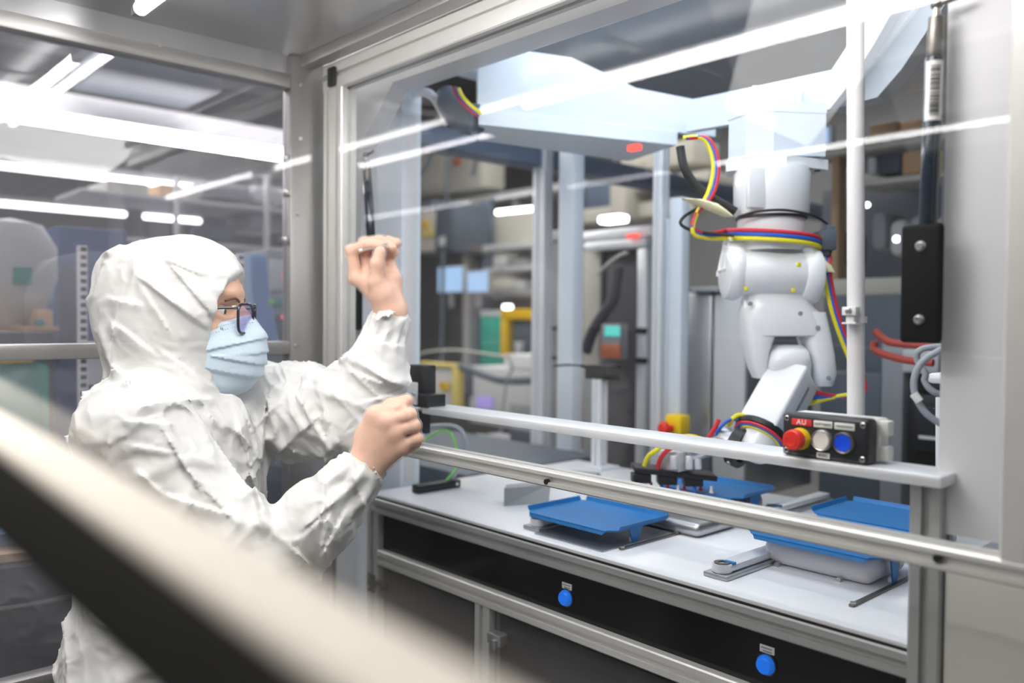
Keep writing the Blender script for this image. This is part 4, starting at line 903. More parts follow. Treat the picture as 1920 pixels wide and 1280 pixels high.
xp('body', tm, -40, 682, 74, 1380, -2.7, .4, m='teal'); xp('top_edge', tm, -40, 656, 64, 681, -2.68, .42, m='safety_yellow'); xp('corner_post', tm, 66, 684, 92, 840, -2.72, .3, m='green_machine')
def perforated(px0, px1, py0, py1, X, label):
    u = xroot('perforated_upright', label, 'upright', (px0 + px1) / 2, py1, X, 'perforated rack uprights')
    part('bar', xb(px0, py0, px1, py1, X, .02, .002), 'conduit_white', u)
    n = int((py1 - py0) / 15); mb = MB()
    for i in range(n):
        py = py0 + 7 + i * 15; pm = (px0 + px1) / 2; q = PX(pm, py, X)
        mb.box(X - .002, X + .0015, q.y - .007, q.y + .007, q.z - .0055, q.z + .0055)
    part('slots', mb, 'ink', u)
perforated(148, 165, 460, 830, -2.35, 'white perforated rack upright left of the hood')
perforated(446, 458, 476, 600, -2.6, 'white perforated rack upright seen just past the forehead')
rkp = xroot('rack_panel', 'pale grey rack side panel right of the left perforated upright', 'panel', 185, 830, -2.4); xp('panel', rkp, 166, 640, 230, 840, -2.4, .02, m='pale_grey')
for px, py in ((170, 725), (190, 726), (170, 742), (190, 742)): q = PX(px, py, -2.4); part('hole', MB().cyl((-2.401, q.y, q.z), (-2.398, q.y, q.z), .006, seg=10), 'ink', rkp)
bl = xroot('blue_cabinet', 'deep blue cabinet behind the left perforated upright', 'cabinet', 160, 640, -3.2); xp('carcass', bl, 110, 428, 240, 1350, -3.2, .3, m='deep_blue'); xp('door', bl, 112, 500, 150, 640, -3.18, .02, m='slate')
solo('hanging_sheet', xb(76, 500, 102, 572, -3.1, .02, .004), 'sky_blue', 'light blue hanging sheet at the far left', 'sheet')
hc = PX(20, 606, -3.0)
hp = thing('hopper', 'pale rounded material hopper at the left picture edge', 'hopper', hc)
part('vessel', MB().lathe((hc.x, hc.y, hc.z), (0, 0, 1), [(0, 0), (.05, 0), (.10, .05), (.13, .14), (.13, .24), (.09, .31), (0, .33)], 28), 'pale_grey', hp); part('label_patch', MB().box(hc.x + .10, hc.x + .135, hc.y - .02, hc.y + .03, hc.z + .12, hc.z + .17), 'teal', hp)
wb = xroot('workbench', 'orange-brown workbench top with dark feet beyond the partition', 'bench', 80, 640, -2.8); xp('top', wb, 36, 612, 112, 622, -2.8, .4, m='wood'); xp('box', wb, 70, 580, 100, 612, -2.85, .2, m='cardboard'); xp('foot', wb, 70, 598, 84, 612, -2.82, .05, m='teal'); xp('cabinet_body', wb, -30, 622, 140, 1330, -3.25, .3, m='slate')
solo('blue_cloth', MB().loft([[PX(a, py, -2.5) + V((0.012 * math.sin(i * 2.1), 0, 0)) for i, a in enumerate(np.linspace(p0, p1, 14))] + [PX(a, py, -2.5) + V((-.02 + .012 * math.sin(i * 2.1), 0, 0)) for i, a in reversed(list(enumerate(np.linspace(p0, p1, 14))))] for py, p0, p1 in ((476, 466, 496), (540, 468, 502), (600, 478, 512), (662, 492, 524))]), 'sky_blue', 'light blue cloth hanging behind the mask, seen through the partition', 'cloth', smooth=60)
for i, (a, b_, c, d, m, lab) in enumerate(((380, 345, 470, 372, 'mid_grey', 'grey crate on the upper shelf beyond the partition'), (478, 350, 540, 380, 'pale_grey', 'pale crate on the upper shelf at the partition post'), (400, 420, 440, 450, 'slate', 'dark crate right above the hood'), (470, 400, 540, 432, 'mid_grey', 'grey crate on the lower shelf by the partition post'), (300, 345, 345, 372, 'cardboard', 'tan carton on the upper shelf beyond the partition'), (200, 340, 280, 372, 'beige', 'beige carton on the upper shelf, left end'))):
    solo('crate', xb(a, b_, c, d, -4.0, .3, .01), m, lab, 'crate', 'crates beyond the partition')
lsh = xroot('long_shelf', 'long grey two-level shelf beyond the partition', 'shelf', 300, 460, -3.95); xp('board', lsh, 150, 373, 560, 382, -3.95, .4, m='pale_grey'); xp('board', lsh, 150, 452, 560, 461, -3.95, .4, m='pale_grey'); xp('back', lsh, -50, 455, 600, 660, -4.5, .02, m='mid_grey')
for px in (330, 500): xp('upright', lsh, px, 330, px + 7, 640, -3.9, .04, m='pale_grey')
solo('indicator_lamp', MB().ball(PX(534, 516, -2.3), .009), 'led_red', 'upper tiny red indicator lamp at the partition post', 'lamp')
solo('indicator_lamp', MB().ball(PX(533, 594, -2.3), .009), 'led_red', 'lower tiny red indicator lamp at the partition post', 'lamp')
solo('green_tag', xb(505, 562, 514, 570, -2.4, .01, .002), 'hose_green', 'small green tag beside the blue cloth', 'tag')
ck = xroot('control_cabinet', 'grey control cabinet with dim displays right of the blue cloth', 'cabinet', 525, 690, -2.7); xp('carcass', ck, 500, 470, 575, 1350, -2.7, .2, m='mid_grey'); xp('display', ck, 508, 560, 532, 576, -2.69, .01, m='teal'); xp('panel', ck, 506, 486, 534, 545, -2.69, .01, m='pale_grey'); xp('drawer', ck, 506, 590, 534, 640, -2.69, .01, m='slate')
# low dark things behind the person
dr_ = thing('waste_drum', 'dark lined waste drum with a wooden rim in the lower left corner', 'drum', PX(30, 1300, -2.1))
c = PX(45, 1030, -2.1); c.x -= .1
part('liner', MB().lathe((c.x, c.y, 0), (0, 0, 1), [(0, 0), (.20, 0), (.235, c.z - .06), (.245, c.z), (0, c.z)], 36), 'gasspring_navy', dr_)
part('rim', MB().torus((c.x, c.y, c.z - .085), (0, 0, 1), .238, .006), 'dark_steel', dr_)
part('lid', MB().lathe((c.x, c.y, c.z + .001), (0, 0, 1), [(0, 0), (.20, 0), (.20, .018), (0, .018)], 36), 'wood', dr_)
solo('blue_tub', MB().lathe(V((c.x, c.y - .02, c.z + .020)), (0, 0, 1), [(0, 0), (.12, 0), (.14, .03), (0, .03)], 28), 'sky_blue', 'blue tub lid on the waste drum at the left edge', 'tub')
lc = thing('locker', 'dark locker seen between the person and the cell', 'cabinet', (-2.3, .9, 0))
part('carcass', MB().box(-2.6, -2.1, .72, 1.4, 0, 1.35, .01), 'slate', lc); part('door', MB().box(-2.098, -2.09, .74, 1.38, .05, 1.33, .004), 'slate', lc)
# ------------------------------------------------------------------ person: signed-distance modelling
class Field:
    def __init__(self, xs, ys, zs):
        self.a = [np.asarray(v, np.float32) for v in (xs, ys, zs)]
        self.d = np.full([len(v) for v in self.a], .25, np.float32)
    def _sl(self, lo, hi):
        return tuple(slice(max(0, int(np.searchsorted(a, l)) - 1), int(np.searchsorted(a, h)) + 1) for a, l, h in zip(self.a, lo, hi))
    def pts(self, s):
        return np.meshgrid(*[a[k] for a, k in zip(self.a, s)], indexing='ij')
    def add(self, f, lo, hi, k=.02, mode='u'):
        s = self._sl(np.array(lo) - k - .03, np.array(hi) + k + .03)
        X, Y, Z = self.pts(s)
        if X.size == 0: return
        n = f(X, Y, Z).astype(np.float32); o = self.d[s]
        if mode == 'u':
            h = np.clip(.5 + .5 * (o - n) / k, 0, 1); self.d[s] = o * (1 - h) + n * h - k * h * (1 - h)
        else:                                   # carve n away
            n = -n; h = np.clip(.5 - .5 * (o - n) / k, 0, 1); self.d[s] = o * (1 - h) + n * h + k * h * (1 - h)
    def cone(self, a, b, ra, rb, k=.02, mode='u'):
        a, b = np.array(a, float), np.array(b, float); ab = b - a; L2 = max(1e-9, float(ab @ ab)); R = max(ra, rb)
        def f(X, Y, Z):
            t = np.clip(((X - a[0]) * ab[0] + (Y - a[1]) * ab[1] + (Z - a[2]) * ab[2]) / L2, 0, 1)
            return np.sqrt((X - a[0] - t * ab[0]) ** 2 + (Y - a[1] - t * ab[1]) ** 2 + (Z - a[2] - t * ab[2]) ** 2) - (ra + (rb - ra) * t)
        self.add(f, np.minimum(a, b) - R, np.maximum(a, b) + R, k, mode)
    def ell(self, c, ax, r, k=.02, mode='u'):
        c = np.array(c, float); ax = np.array([list(v) for v in ax], float); r = np.array(r, float); R = r.max()
        def f(X, Y, Z):
            q = [((X - c[0]) * u[0] + (Y - c[1]) * u[1] + (Z - c[2]) * u[2]) for u in ax]
            k0 = np.sqrt(sum((v / s) ** 2 for v, s in zip(q, r))) + 1e-6; k1 = np.sqrt(sum((v / s ** 2) ** 2 for v, s in zip(q, r))) + 1e-6
            return k0 * (k0 - 1) / k1
        self.add(f, c - R, c + R, k, mode)
    def block(self, c, ax, h, rad, k=.02, mode='u'):
        c = np.array(c, float); ax = np.array([list(v) for v in ax], float); R = np.linalg.norm(h) + rad
        def f(X, Y, Z):
            q = [np.abs((X - c[0]) * u[0] + (Y - c[1]) * u[1] + (Z - c[2]) * u[2]) - s for u, s in zip(ax, h)]
            return np.sqrt(sum(np.maximum(v, 0) ** 2 for v in q)) + np.minimum(np.maximum(np.maximum(q[0], q[1]), q[2]), 0) - rad
        self.add(f, c - R, c + R, k, mode)
    def displace(self, fn, band=.03):
        m = np.abs(self.d) < band; I = np.nonzero(m)
        P = np.stack([self.a[i][I[i]] for i in range(3)], 1)
        self.d[I] += fn(P).astype(np.float32)
    def mesh(self, name, keep=None):
        """surface nets over the zero set"""
        d = self.d if keep is None else np.where(keep, self.d, np.maximum(self.d, 1e-3))
        s = d < 0; nx, ny, nz = d.shape
        c = [s[i:nx - 1 + i, j:ny - 1 + j, k:nz - 1 + k] for i in (0, 1) for j in (0, 1) for k in (0, 1)]
        anyc = np.logical_or.reduce(c); allc = np.logical_and.reduce(c); act = anyc & ~allc
        I = np.stack(np.nonzero(act), 1); idx = np.full(act.shape, -1, np.int32); idx[tuple(I.T)] = np.arange(len(I))
        acc = np.zeros((len(I), 3)); cnt = np.zeros(len(I))
        cor = [(i, j, k) for i in (0, 1) for j in (0, 1) for k in (0, 1)]
        val = {q: d[I[:, 0] + q[0], I[:, 1] + q[1], I[:, 2] + q[2]].astype(float) for q in cor}
        pos = {q: np.stack([self.a[m][I[:, m] + q[m]] for m in range(3)], 1).astype(float) for q in cor}
        for q in cor:
            for m in range(3):
                if q[m]: continue
                r = tuple(1 if n == m else q[n] for n in range(3)); A, B = val[q], val[r]; x = (A < 0) != (B < 0)
                t = np.where(x, A / np.where(x, A - B, 1), 0)[:, None]
                acc += np.where(x[:, None], pos[q] + (pos[r] - pos[q]) * t, 0); cnt += x
        Vt = acc / cnt[:, None]; F = []
        for m in range(3):
            u, w = (m + 1) % 3, (m + 2) % 3
            sl0 = [slice(None)] * 3; sl1 = [slice(None)] * 3; sl0[m] = slice(0, -1); sl1[m] = slice(1, None)
            a, b = s[tuple(sl0)], s[tuple(sl1)]; E = np.stack(np.nonzero(a != b), 1)
            ok = (E[:, u] > 0) & (E[:, w] > 0) & (E[:, u] < d.shape[u] - 1) & (E[:, w] < d.shape[w] - 1); E = E[ok]
            ins = a[tuple(E.T)]
            def at(du, dw):
                q = E.copy(); q[:, u] -= du; q[:, w] -= dw; return idx[tuple(q.T)]
            quad = np.stack([at(1, 1), at(0, 1), at(0, 0), at(1, 0)], 1); quad[~ins] = quad[~ins][:, ::-1]; F.append(quad)
        F = np.concatenate(F); F = F[(F >= 0).all(1)]
        me = bpy.data.meshes.new(name); me.vertices.add(len(Vt)); me.vertices.foreach_set('co', Vt.astype(np.float32).ravel())
        me.loops.add(F.size); me.loops.foreach_set('vertex_index', F.ravel().astype(np.int32))
        me.polygons.add(len(F)); me.polygons.foreach_set('loop_start', np.arange(0, F.size, 4, dtype=np.int32)); me.polygons.foreach_set('loop_total', np.full(len(F), 4, np.int32))
        me.update(calc_edges=True); me.validate()
        me.polygons.foreach_set('use_smooth', np.ones(len(me.polygons), bool))
        return me
_perm = np.random.RandomState(5).rand(64, 64, 64).astype(np.float32)
def vnoise(P):
    i = np.floor(P).astype(int); f = P - i; f = f * f * (3 - 2 * f); o = 0
    for a in (0, 1):
        for b in (0, 1):
            for c in (0, 1):
                w = (f[:, 0] if a else 1 - f[:, 0]) * (f[:, 1] if b else 1 - f[:, 1]) * (f[:, 2] if c else 1 - f[:, 2])
                o = o + w * _perm[(i[:, 0] + a) & 63, (i[:, 1] + b) & 63, (i[:, 2] + c) & 63]
    return o
def ridged(P): return 1 - np.abs(2 * vnoise(P) - 1)
def axes(lo, hi, coarse, fine, bands):
    """coordinates that run coarse, and fine inside the bands"""
    out = [lo]
    while out[-1] < hi:
        x = out[-1]; out.append(x + (fine if any(a - coarse <= x <= b for a, b in bands) else coarse))
    return out
def suit_mat():
    m, nt, out = _nt('suit_white'); N, L = nt.nodes, nt.links
    b = N.new('ShaderNodeBsdfPrincipled'); b.inputs['Base Color'].default_value = (.72, .715, .70, 1); b.inputs['Roughness'].default_value = .58; b.inputs['Specular IOR Level'].default_value = .35
    tc = N.new('ShaderNodeTexCoord'); prev = None
    for rot, scl, dist, sc_, st in (((.6, .3, .5), (1, 1, .45), .9, 6.0, 1.0), ((-.5, .7, 1.2), (1, .5, 1), .7, 11.0, .8), ((0, 0, 0), (1, 1, 1), .4, 34, .25)):
        mp = N.new('ShaderNodeMapping'); mp.inputs['Rotation'].default_value = rot; mp.inputs['Scale'].default_value = scl
        nz = N.new('ShaderNodeTexNoise'); nz.noise_type = 'RIDGED_MULTIFRACTAL'; nz.normalize = False
        nz.inputs['Scale'].default_value = sc_; nz.inputs['Detail'].default_value = 1.2; nz.inputs['Roughness'].default_value = .4; nz.inputs['Distortion'].default_value = dist
        bp = N.new('ShaderNodeBump'); bp.inputs['Strength'].default_value = st; bp.inputs['Distance'].default_value = .022
        L.new(tc.outputs['Object'], mp.inputs[0]); L.new(mp.outputs[0], nz.inputs['Vector']); L.new(nz.outputs[0], bp.inputs['Height'])
        if prev: L.new(prev.outputs[0], bp.inputs['Normal'])
        prev = bp
    L.new(prev.outputs[0], b.inputs['Normal']); L.new(b.outputs[0], out.inputs[0])
suit_mat()
mat('skin', (.80, .49, .35), .5, 0, .05, 30, .06, 260, sss=.15)
mat('brow_hair', (.16, .09, .06), .8, 0, .2, 90)
mat('eye_white', (.8, .78, .75), .3, 0, .02, 20)
mat('iris_brown', (.08, .04, .02), .2, 0, .1, 60)
mat('mask_blue', (.60, .73, .83), .75, 0, .04, 60, .08, 320)
mat('mask_trim', (.78, .86, .92), .7, 0, .03, 60)
mat('frame_dark', (.018, .016, .03), .28, 0, .2, 40, coat=.5)
mat('shoe_white', (.7, .7, .69), .6, 0, .05, 30)
mat('zip_grey', (.62, .62, .62), .5, 0, .05, 60)
def glove_mat():
    m, nt, out = _nt('glove'); N, L = nt.nodes, nt.links
    t = N.new('ShaderNodeBsdfTransparent'); t.inputs[0].default_value = (1, .97, .95, 1)
    p = N.new('ShaderNodeBsdfPrincipled'); p.inputs['Base Color'].default_value = (.92, .87, .84, 1); p.inputs['Roughness'].default_value = .33
    nz = N.new('ShaderNodeTexNoise'); nz.inputs['Scale'].default_value = 42; nz.inputs['Detail'].default_value = 4; nz.inputs['Distortion'].default_value = 1.2
    tc = N.new('ShaderNodeTexCoord'); L.new(tc.outputs['Object'], nz.inputs['Vector'])
    bp = N.new('ShaderNodeBump'); bp.inputs['Strength'].default_value = .12; bp.inputs['Distance'].default_value = .004; L.new(nz.outputs['Fac'], bp.inputs['Height']); L.new(bp.outputs[0], p.inputs['Normal'])
    r = N.new('ShaderNodeMapRange'); r.inputs[1].default_value = .3; r.inputs[2].default_value = .8; r.inputs[3].default_value = .16; r.inputs[4].default_value = .24; L.new(nz.outputs['Fac'], r.inputs[0])
    x = N.new('ShaderNodeMixShader'); L.new(r.outputs[0], x.inputs[0]); L.new(t.outputs[0], x.inputs[1]); L.new(p.outputs[0], x.inputs[2]); L.new(x.outputs[0], out.inputs[0])
glove_mat()
# ---- joints
Z = V((0, 0, 1))
def heading(deg): t = math.radians(deg); return V((math.sin(t), math.cos(t), 0)), V((math.cos(t), -math.sin(t), 0))
Hf, Hr = heading(39); Tf, Tr = heading(46)
Hc = PD(343, 585, 1.50)
def H(f, r, u): return Hc + Hf * f + Hr * r + Z * u
Hax = (Hf, Hr, Z); Tax = (Tf, Tr, Z)
Sc = PD(345, 740, 1.50); Sc.z = 1.405                      # between the shoulders
def T(f, r, z): p = Sc + Tf * f + Tr * r; return V((p.x, p.y, z))
RS, LS = T(-.005, .175, 1.385), T(.01, -.175, 1.40)
LE, LW = PD(672, 790, 1.58), PD(733, 600, 1.59)
RE, RW = PD(492, 1075, 1.34), PD(672, 892, 1.385)
# ---- hand skeletons (joint positions from knuckle to tip)
def LP(px, py, w=0.0): return PD(px, py, 1.585 - w)
def RP(px, py, w=0.0): return PD(px, py, 1.385 - w)
LH = dict(wrist=LP(733, 588), palm=[(LP(727, 578), LP(684, 528, -.002)), (LP(733, 578, -.004), LP(703, 520, -.006)), (LP(739, 575, -.006), LP(722, 516, -.008)), (LP(744, 570, -.006), LP(738, 522, -.006))],
    fingers=[[LP(668, 522, .0), LP(660, 470, .004), LP(690, 458, .016), LP(716, 459, .022)],
             [LP(690, 512, -.012), LP(684, 456, -.012), LP(712, 451, .004), LP(735, 464, .012)],
             [LP(713, 508, -.016), LP(710, 460, -.020), LP(728, 452, -.012), LP(744, 455, -.004)],
             [LP(736, 512, -.014), LP(730, 478, -.020), LP(737, 468, -.012), LP(741, 474, -.004)]],
    thumb=[LP(722, 566, .012), LP(706, 530, .026), LP(707, 494, .034), LP(713, 472, .034)])
RH = dict(wrist=RP(676, 885), palm=[(RP(672, 870, .0), RP(704, 782, .008)), (RP(682, 876, .004), RP(724, 792, .012)), (RP(692, 880, .004), RP(738, 812, .010)), (RP(702, 884, .0), RP(748, 838, .004))],
    fingers=[[RP(708, 776, .008), RP(748, 766, .002), RP(762, 772, -.024), RP(742, 790, -.034)],
             [RP(729, 789, .012), RP(768, 778, .008), RP(770, 788, -.020), RP(748, 806, -.030)],
             [RP(742, 808, .010), RP(776, 798, .008), RP(776, 806, -.018), RP(754, 824, -.028)],
             [RP(751, 835, .004), RP(782, 822, .004), RP(781, 830, -.018), RP(760, 846, -.026)]],
    thumb=[RP(684, 838, -.012), RP(702, 782, -.022), RP(734, 760, -.022), RP(763, 751, -.014)])
FR = [(.0118, .0108, .0097, .0086), (.0118, .0110, .0098, .0087), (.0112, .0103, .0093, .0082), (.0100, .0091, .0082, .0072)]
def build_hand(F, h, g=0.0, arm=None):
    wr = h['wrist']
    for (a, b), r in zip(h['palm'], (.0150, .0145, .0140, .0130)): F.cone(wr.lerp(a, .5), b, .0195 + g, r + .0012 + g, .012)
    for i in range(3): F.cone(h['palm'][i][1], h['palm'][i + 1][1], .0125 + g, .0120 + g, .010)
    for fi, rad in zip(h['fingers'], FR):
        for k in range(3): F.cone(fi[k], fi[k + 1], rad[k] + g, rad[k + 1] + g, .0035)
        F.ell(fi[0], ((1, 0, 0), (0, 1, 0), (0, 0, 1)), (rad[0] * 1.12 + g,) * 3, .008); F.ell(fi[1], ((1, 0, 0), (0, 1, 0), (0, 0, 1)), (rad[1] * 1.08 + g,) * 3, .004)
    t = h['thumb']; F.cone(wr.lerp(t[0], .6), t[1], .0175 + g, .0145 + g, .012); F.cone(t[0], t[1], .0170 + g, .0128 + g, .010); F.cone(t[1], t[2], .0130 + g, .0122 + g, .005); F.cone(t[2], t[3], .0120 + g, .0104 + g, .005); F.ell(t[0].lerp(t[1], .35), ((1, 0, 0), (0, 1, 0), (0, 0, 1)), (.0215 + g,) * 3, .012)
    if arm: F.cone(arm.lerp(wr, .0), wr, .031 + g, .0265 + g, .02)
# ---- body: one continuous skin
lhb = [(min(p[i] for f in LH['fingers'] + [LH['thumb']] for p in f) - .03, max(p[i] for f in LH['fingers'] + [LH['thumb']] for p in f) + .03) for i in range(3)]
rhb = [(min(p[i] for f in RH['fingers'] + [RH['thumb']] for p in f) - .03, max(p[i] for f in RH['fingers'] + [RH['thumb']] for p in f) + .03) for i in range(3)]
hdb = [(Hc[i] - .12, Hc[i] + .12) for i in range(3)]
B = Field(*[axes(lo, hi, .009, .0027 if i < 3 else .003, [lhb[i], rhb[i]]) for i, (lo, hi) in enumerate(((-1.80, -1.02), (.22, 1.02), (0.0, 1.76)))])
B.ell(H(-.002, 0, .028), Hax, (.106, .074, .092), .02)          # skull
B.ell(H(.030, 0, -.045), Hax, (.062, .058, .075), .03)          # face
B.ell(H(.055, 0, -.095), Hax, (.032, .034, .026), .025)         # chin
B.ell(H(.080, 0, .034), Hax, (.022, .052, .014), .015)          # brow
B.cone(H(.096, 0, .012), H(.124, 0, -.030), .010, .014, .012)   # nose
for s in (-1, 1):
    B.ell(H(.088, .033 * s, .006), Hax, (.016, .016, .012), .008, 'c')   # eye sockets
    B.ell(H(.066, .045 * s, -.030), Hax, (.022, .020, .020), .02)        # cheekbones
    B.ell(H(-.005, .076 * s, -.005), Hax, (.022, .008, .032), .006)      # ears
    B.cone(H(.098, .006 * s, -.042), H(.090, .014 * s, -.044), .008, .007, .006)
B.ell(H(.085, 0, -.070), Hax, (.014, .026, .006), .006)          # lips
B.ell(H(.085, 0, -.079), Hax, (.013, .022, .006), .006)
B.cone(H(-.02, 0, -.07), T(-.01, 0, 1.38), .056, .064, .03)
B.ell(T(0, 0, 1.27), Tax, (.105, .16, .17), .05); B.ell(T(0, 0, 1.06), Tax, (.10, .145, .17), .06); B.ell(T(-.01, 0, .92), Tax, (.115, .165, .11), .05)
B.cone(T(0, -.15, 1.38), T(0, .15, 1.38), .052, .052, .04)
for S, E, W in ((RS, RE, RW), (LS, LE, LW)): B.cone(S, E, .048, .038, .03); B.cone(E, W, .037, .025, .02)
for s in (-1, 1):
    hip, knee, ank = T(0, .085 * s, .88), T(.02, .10 * s, .48), T(-.01, .11 * s, .09)
    B.cone(hip, knee, .080, .054, .04); B.cone(knee, ank, .052, .036, .02); B.cone(ank, T(.13, .125 * s, .035), .035, .026, .02)
build_hand(B, RH, 0, RE.lerp(RW, .6)); build_hand(B, LH, 0, LE.lerp(LW, .6))
body_me = B.mesh('person')
person = solo('person', body_me, 'skin', 'person in white hooded coverall, glasses and blue face mask, holding up a tiny clear tube', 'person')
# ---- coverall
Su = Field(axes(-1.80, -1.02, .0037, .0037, []), axes(.20, 1.02, .0037, .0037, []), axes(0.02, 1.78, .012, .0037, [(.95, 1.78)]))
Su.ell(H(-.016, 0, .016), Hax, (.124, .094, .122), .03)
Su.ell(H(.022, 0, .030), Hax, (.094, .086, .104), .03)
Su.ell(H(-.050, 0, .006), Hax, (.112, .092, .114), .03)
Su.ell(H(.030, 0, -.045), Hax, (.078, .080, .100), .04)
Su.ell(H(-.108, 0, .068), Hax, (.036, .05, .034), .03)            # gathered corner at the back of the hood
Su.cone(H(-.035, 0, -.06), H(-.035, 0, -.18), .095, .092, .05)
Su.cone(H(-.05, 0, -.165), T(-.03, 0, 1.37), .090, .105, .04)
Su.ell(T(.00, 0, 1.285), Tax, (.130, .19, .175), .06)
Su.ell(T(-.015, 0, 1.10), Tax, (.140, .185, .20), .06)
Su.ell(T(-.03, 0, .93), Tax, (.165, .205, .20), .06)
Su.cone(T(-.01, -.16, 1.375), T(-.015, .16, 1.36), .066, .072, .05)
# arms: baggy, with tighter cuffs
Su.cone(RS + V((0, 0, -.01)), RE, .078, .066, .04); Su.cone(RE, RE.lerp(RW, .55), .066, .062, .03); Su.cone(RE.lerp(RW, .55), RE.lerp(RW, .90), .062, .044, .02)
Su.cone(RE.lerp(RW, .86), RE.lerp(RW, .98), .042, .046, .012)
Su.cone(LS, LS.lerp(LE, .6), .084, .080, .05); Su.cone(LS.lerp(LE, .6), LE, .080, .068, .04); Su.cone(LE, LE.lerp(LW, .55), .064, .058, .03); Su.cone(LE.lerp(LW, .55), LE.lerp(LW, .90), .056, .040, .02)
Su.cone(LE.lerp(LW, .88), LE.lerp(LW, .96), .0385, .041, .010)
Su.ell(LE.lerp(LW, .25) + Tf * -.02, Tax, (.07, .06, .06), .04)
for s in (-1, 1):
    hip, knee, ank = T(-.02, .09 * s, .86), T(.01, .105 * s, .48), T(-.01, .115 * s, .10)
    Su.cone(hip, knee, .125, .095, .06); Su.cone(knee, ank, .095, .080, .04)
# face opening: everything ahead of the rim plane, from brow to chin
def opening(X, Y, Zz):
    q = [(X - Hc.x) * u.x + (Y - Hc.y) * u.y + (Zz - Hc.z) * u.z for u in (Hf, Hr, Z)]
    rim = .071 + .034 * np.clip((q[2] + .005) / .072, 0, 1.15) ** 1.4 + .008 * np.clip((-q[2] - .06) / .09, 0, 1)
    e = np.sqrt((q[1] / .080) ** 2 + ((q[2] + .045) / .118) ** 2) - 1
    return np.maximum(np.maximum(-(q[0] - rim), e * .09), q[0] - .20)
Su.add(opening, H(.16, 0, 0) - V((.16,) * 3), H(.10, 0, 0) + V((.16,) * 3), .006, 'c')
def seg_dir(a, b): d = np.array(b - a); return d / np.linalg.norm(d)
def folds(P):
    w = vnoise(P * 6.0)[:, None]; Q = P + (w - .5) * .10
    # long diagonal folds, stretched along the slope; fine crumple on top
    u = Q @ np.array([.45, .55, -.70]); v = Q @ np.array([-.77, .64, .0]); t = Q @ np.array([.45, .53, .71])
    r1 = ridged(np.stack([u * 3.2, v * 10, t * 13], 1) + 7)
    r2 = ridged(np.stack([u * 7, v * 20, t * 24], 1) + 21)
    r4 = ridged(np.stack([u * 16, v * 9, t * 7], 1) + 33)
    r3 = ridged(P * 36 + 3)
    m = np.clip(vnoise(P * 5 + 11) * 1.9 - .4, 0, 1); m2 = np.clip(vnoise(P * 6 + 41) * 2.2 - .7, 0, 1)
    hz = np.linalg.norm(P - np.array(Hc), axis=1); hd = np.clip((hz - .14) / .08, .45, 1)      # calmer on the hood
    return .005 - hd * (.0105 * r1 ** 9 * (.35 + m) + .0075 * r2 ** 8 * (.2 + m) + .0065 * r4 ** 9 * m2 + .0008 * r3 ** 3)
Su.displace(folds)
# gathers at the cuffs, elbows and waist of the sleeves
def ring_folds(a, b, n, amp, lo=0.0, hi=1.0, rad=.11):
    a, b = np.array(a), np.array(b); ab = b - a; L2 = ab @ ab
    def f(P):
        t = ((P - a) @ ab) / L2; r = np.linalg.norm(P - a - t[:, None] * ab, axis=1)
        m = np.clip((t - lo) / .12, 0, 1) * np.clip((hi - t) / .12, 0, 1) * (r < rad)
        ph = t * n + 2.2 * vnoise(P * 9)
        return -amp * m * (1 - np.abs(2 * (ph % 1) - 1)) ** 4
    Su.displace(f)
ring_folds(LS, LE, 3.0, .008, .45, 1.1); ring_folds(LE, LW, 3, .006, -.1, .7, .09); ring_folds(RE, RW, 3.2, .006, -.1, .75, .09); ring_folds(RS, RE, 3, .007, .4, 1.1)
def cuff(a, b, n, amp):
    a, b = np.array(a), np.array(b); ax = (b - a) / np.linalg.norm(b - a); u = np.cross(ax, [0, 0, 1.0]); u /= np.linalg.norm(u); w = np.cross(ax, u)
    def f(P):
        q = P - b; h = q @ ax; r = np.linalg.norm(q - h[:, None] * ax, axis=1); th = np.arctan2(q @ w, q @ u)
        m = np.clip(1 - np.abs(h + .02) / .045, 0, 1) * (r < .075)
        return -amp * m * np.cos(th * n + 2 * vnoise(P * 20))
    Su.displace(f)
cuff(LE, LE.lerp(LW, .96), 11, .0032); cuff(RE, RE.lerp(RW, .98), 9, .0045)
# puckered hem round the face
def hem(P):
    q = P - np.array(Hc); f = q @ np.array(Hf); z = q[:, 2]
    m = np.clip(1 - np.abs(f - .068 - .03 * np.clip((z - .02) / .09, 0, 1)) / .018, 0, 1) * (np.abs(q @ np.array(Hr)) < .13) * (z > -.16) * (z < .16)
    return -.0007 * m * np.cos(z * 300)
Su.displace(hem)
# front zip flap and waist crease
def zipflap(P):
    q = P - np.array(Sc); f = q @ np.array(Tf); r = q @ np.array(Tr); z = P[:, 2]
    m = (f > .03) * (z < 1.42) * (z > .8)
    return m * (-.004 * np.clip(1 - np.abs(r - .012) / .030, 0, 1) ** .5 * (r > -.02) + .006 * np.clip(1 - np.abs(r + .020) / .006, 0, 1))
Su.displace(zipflap)
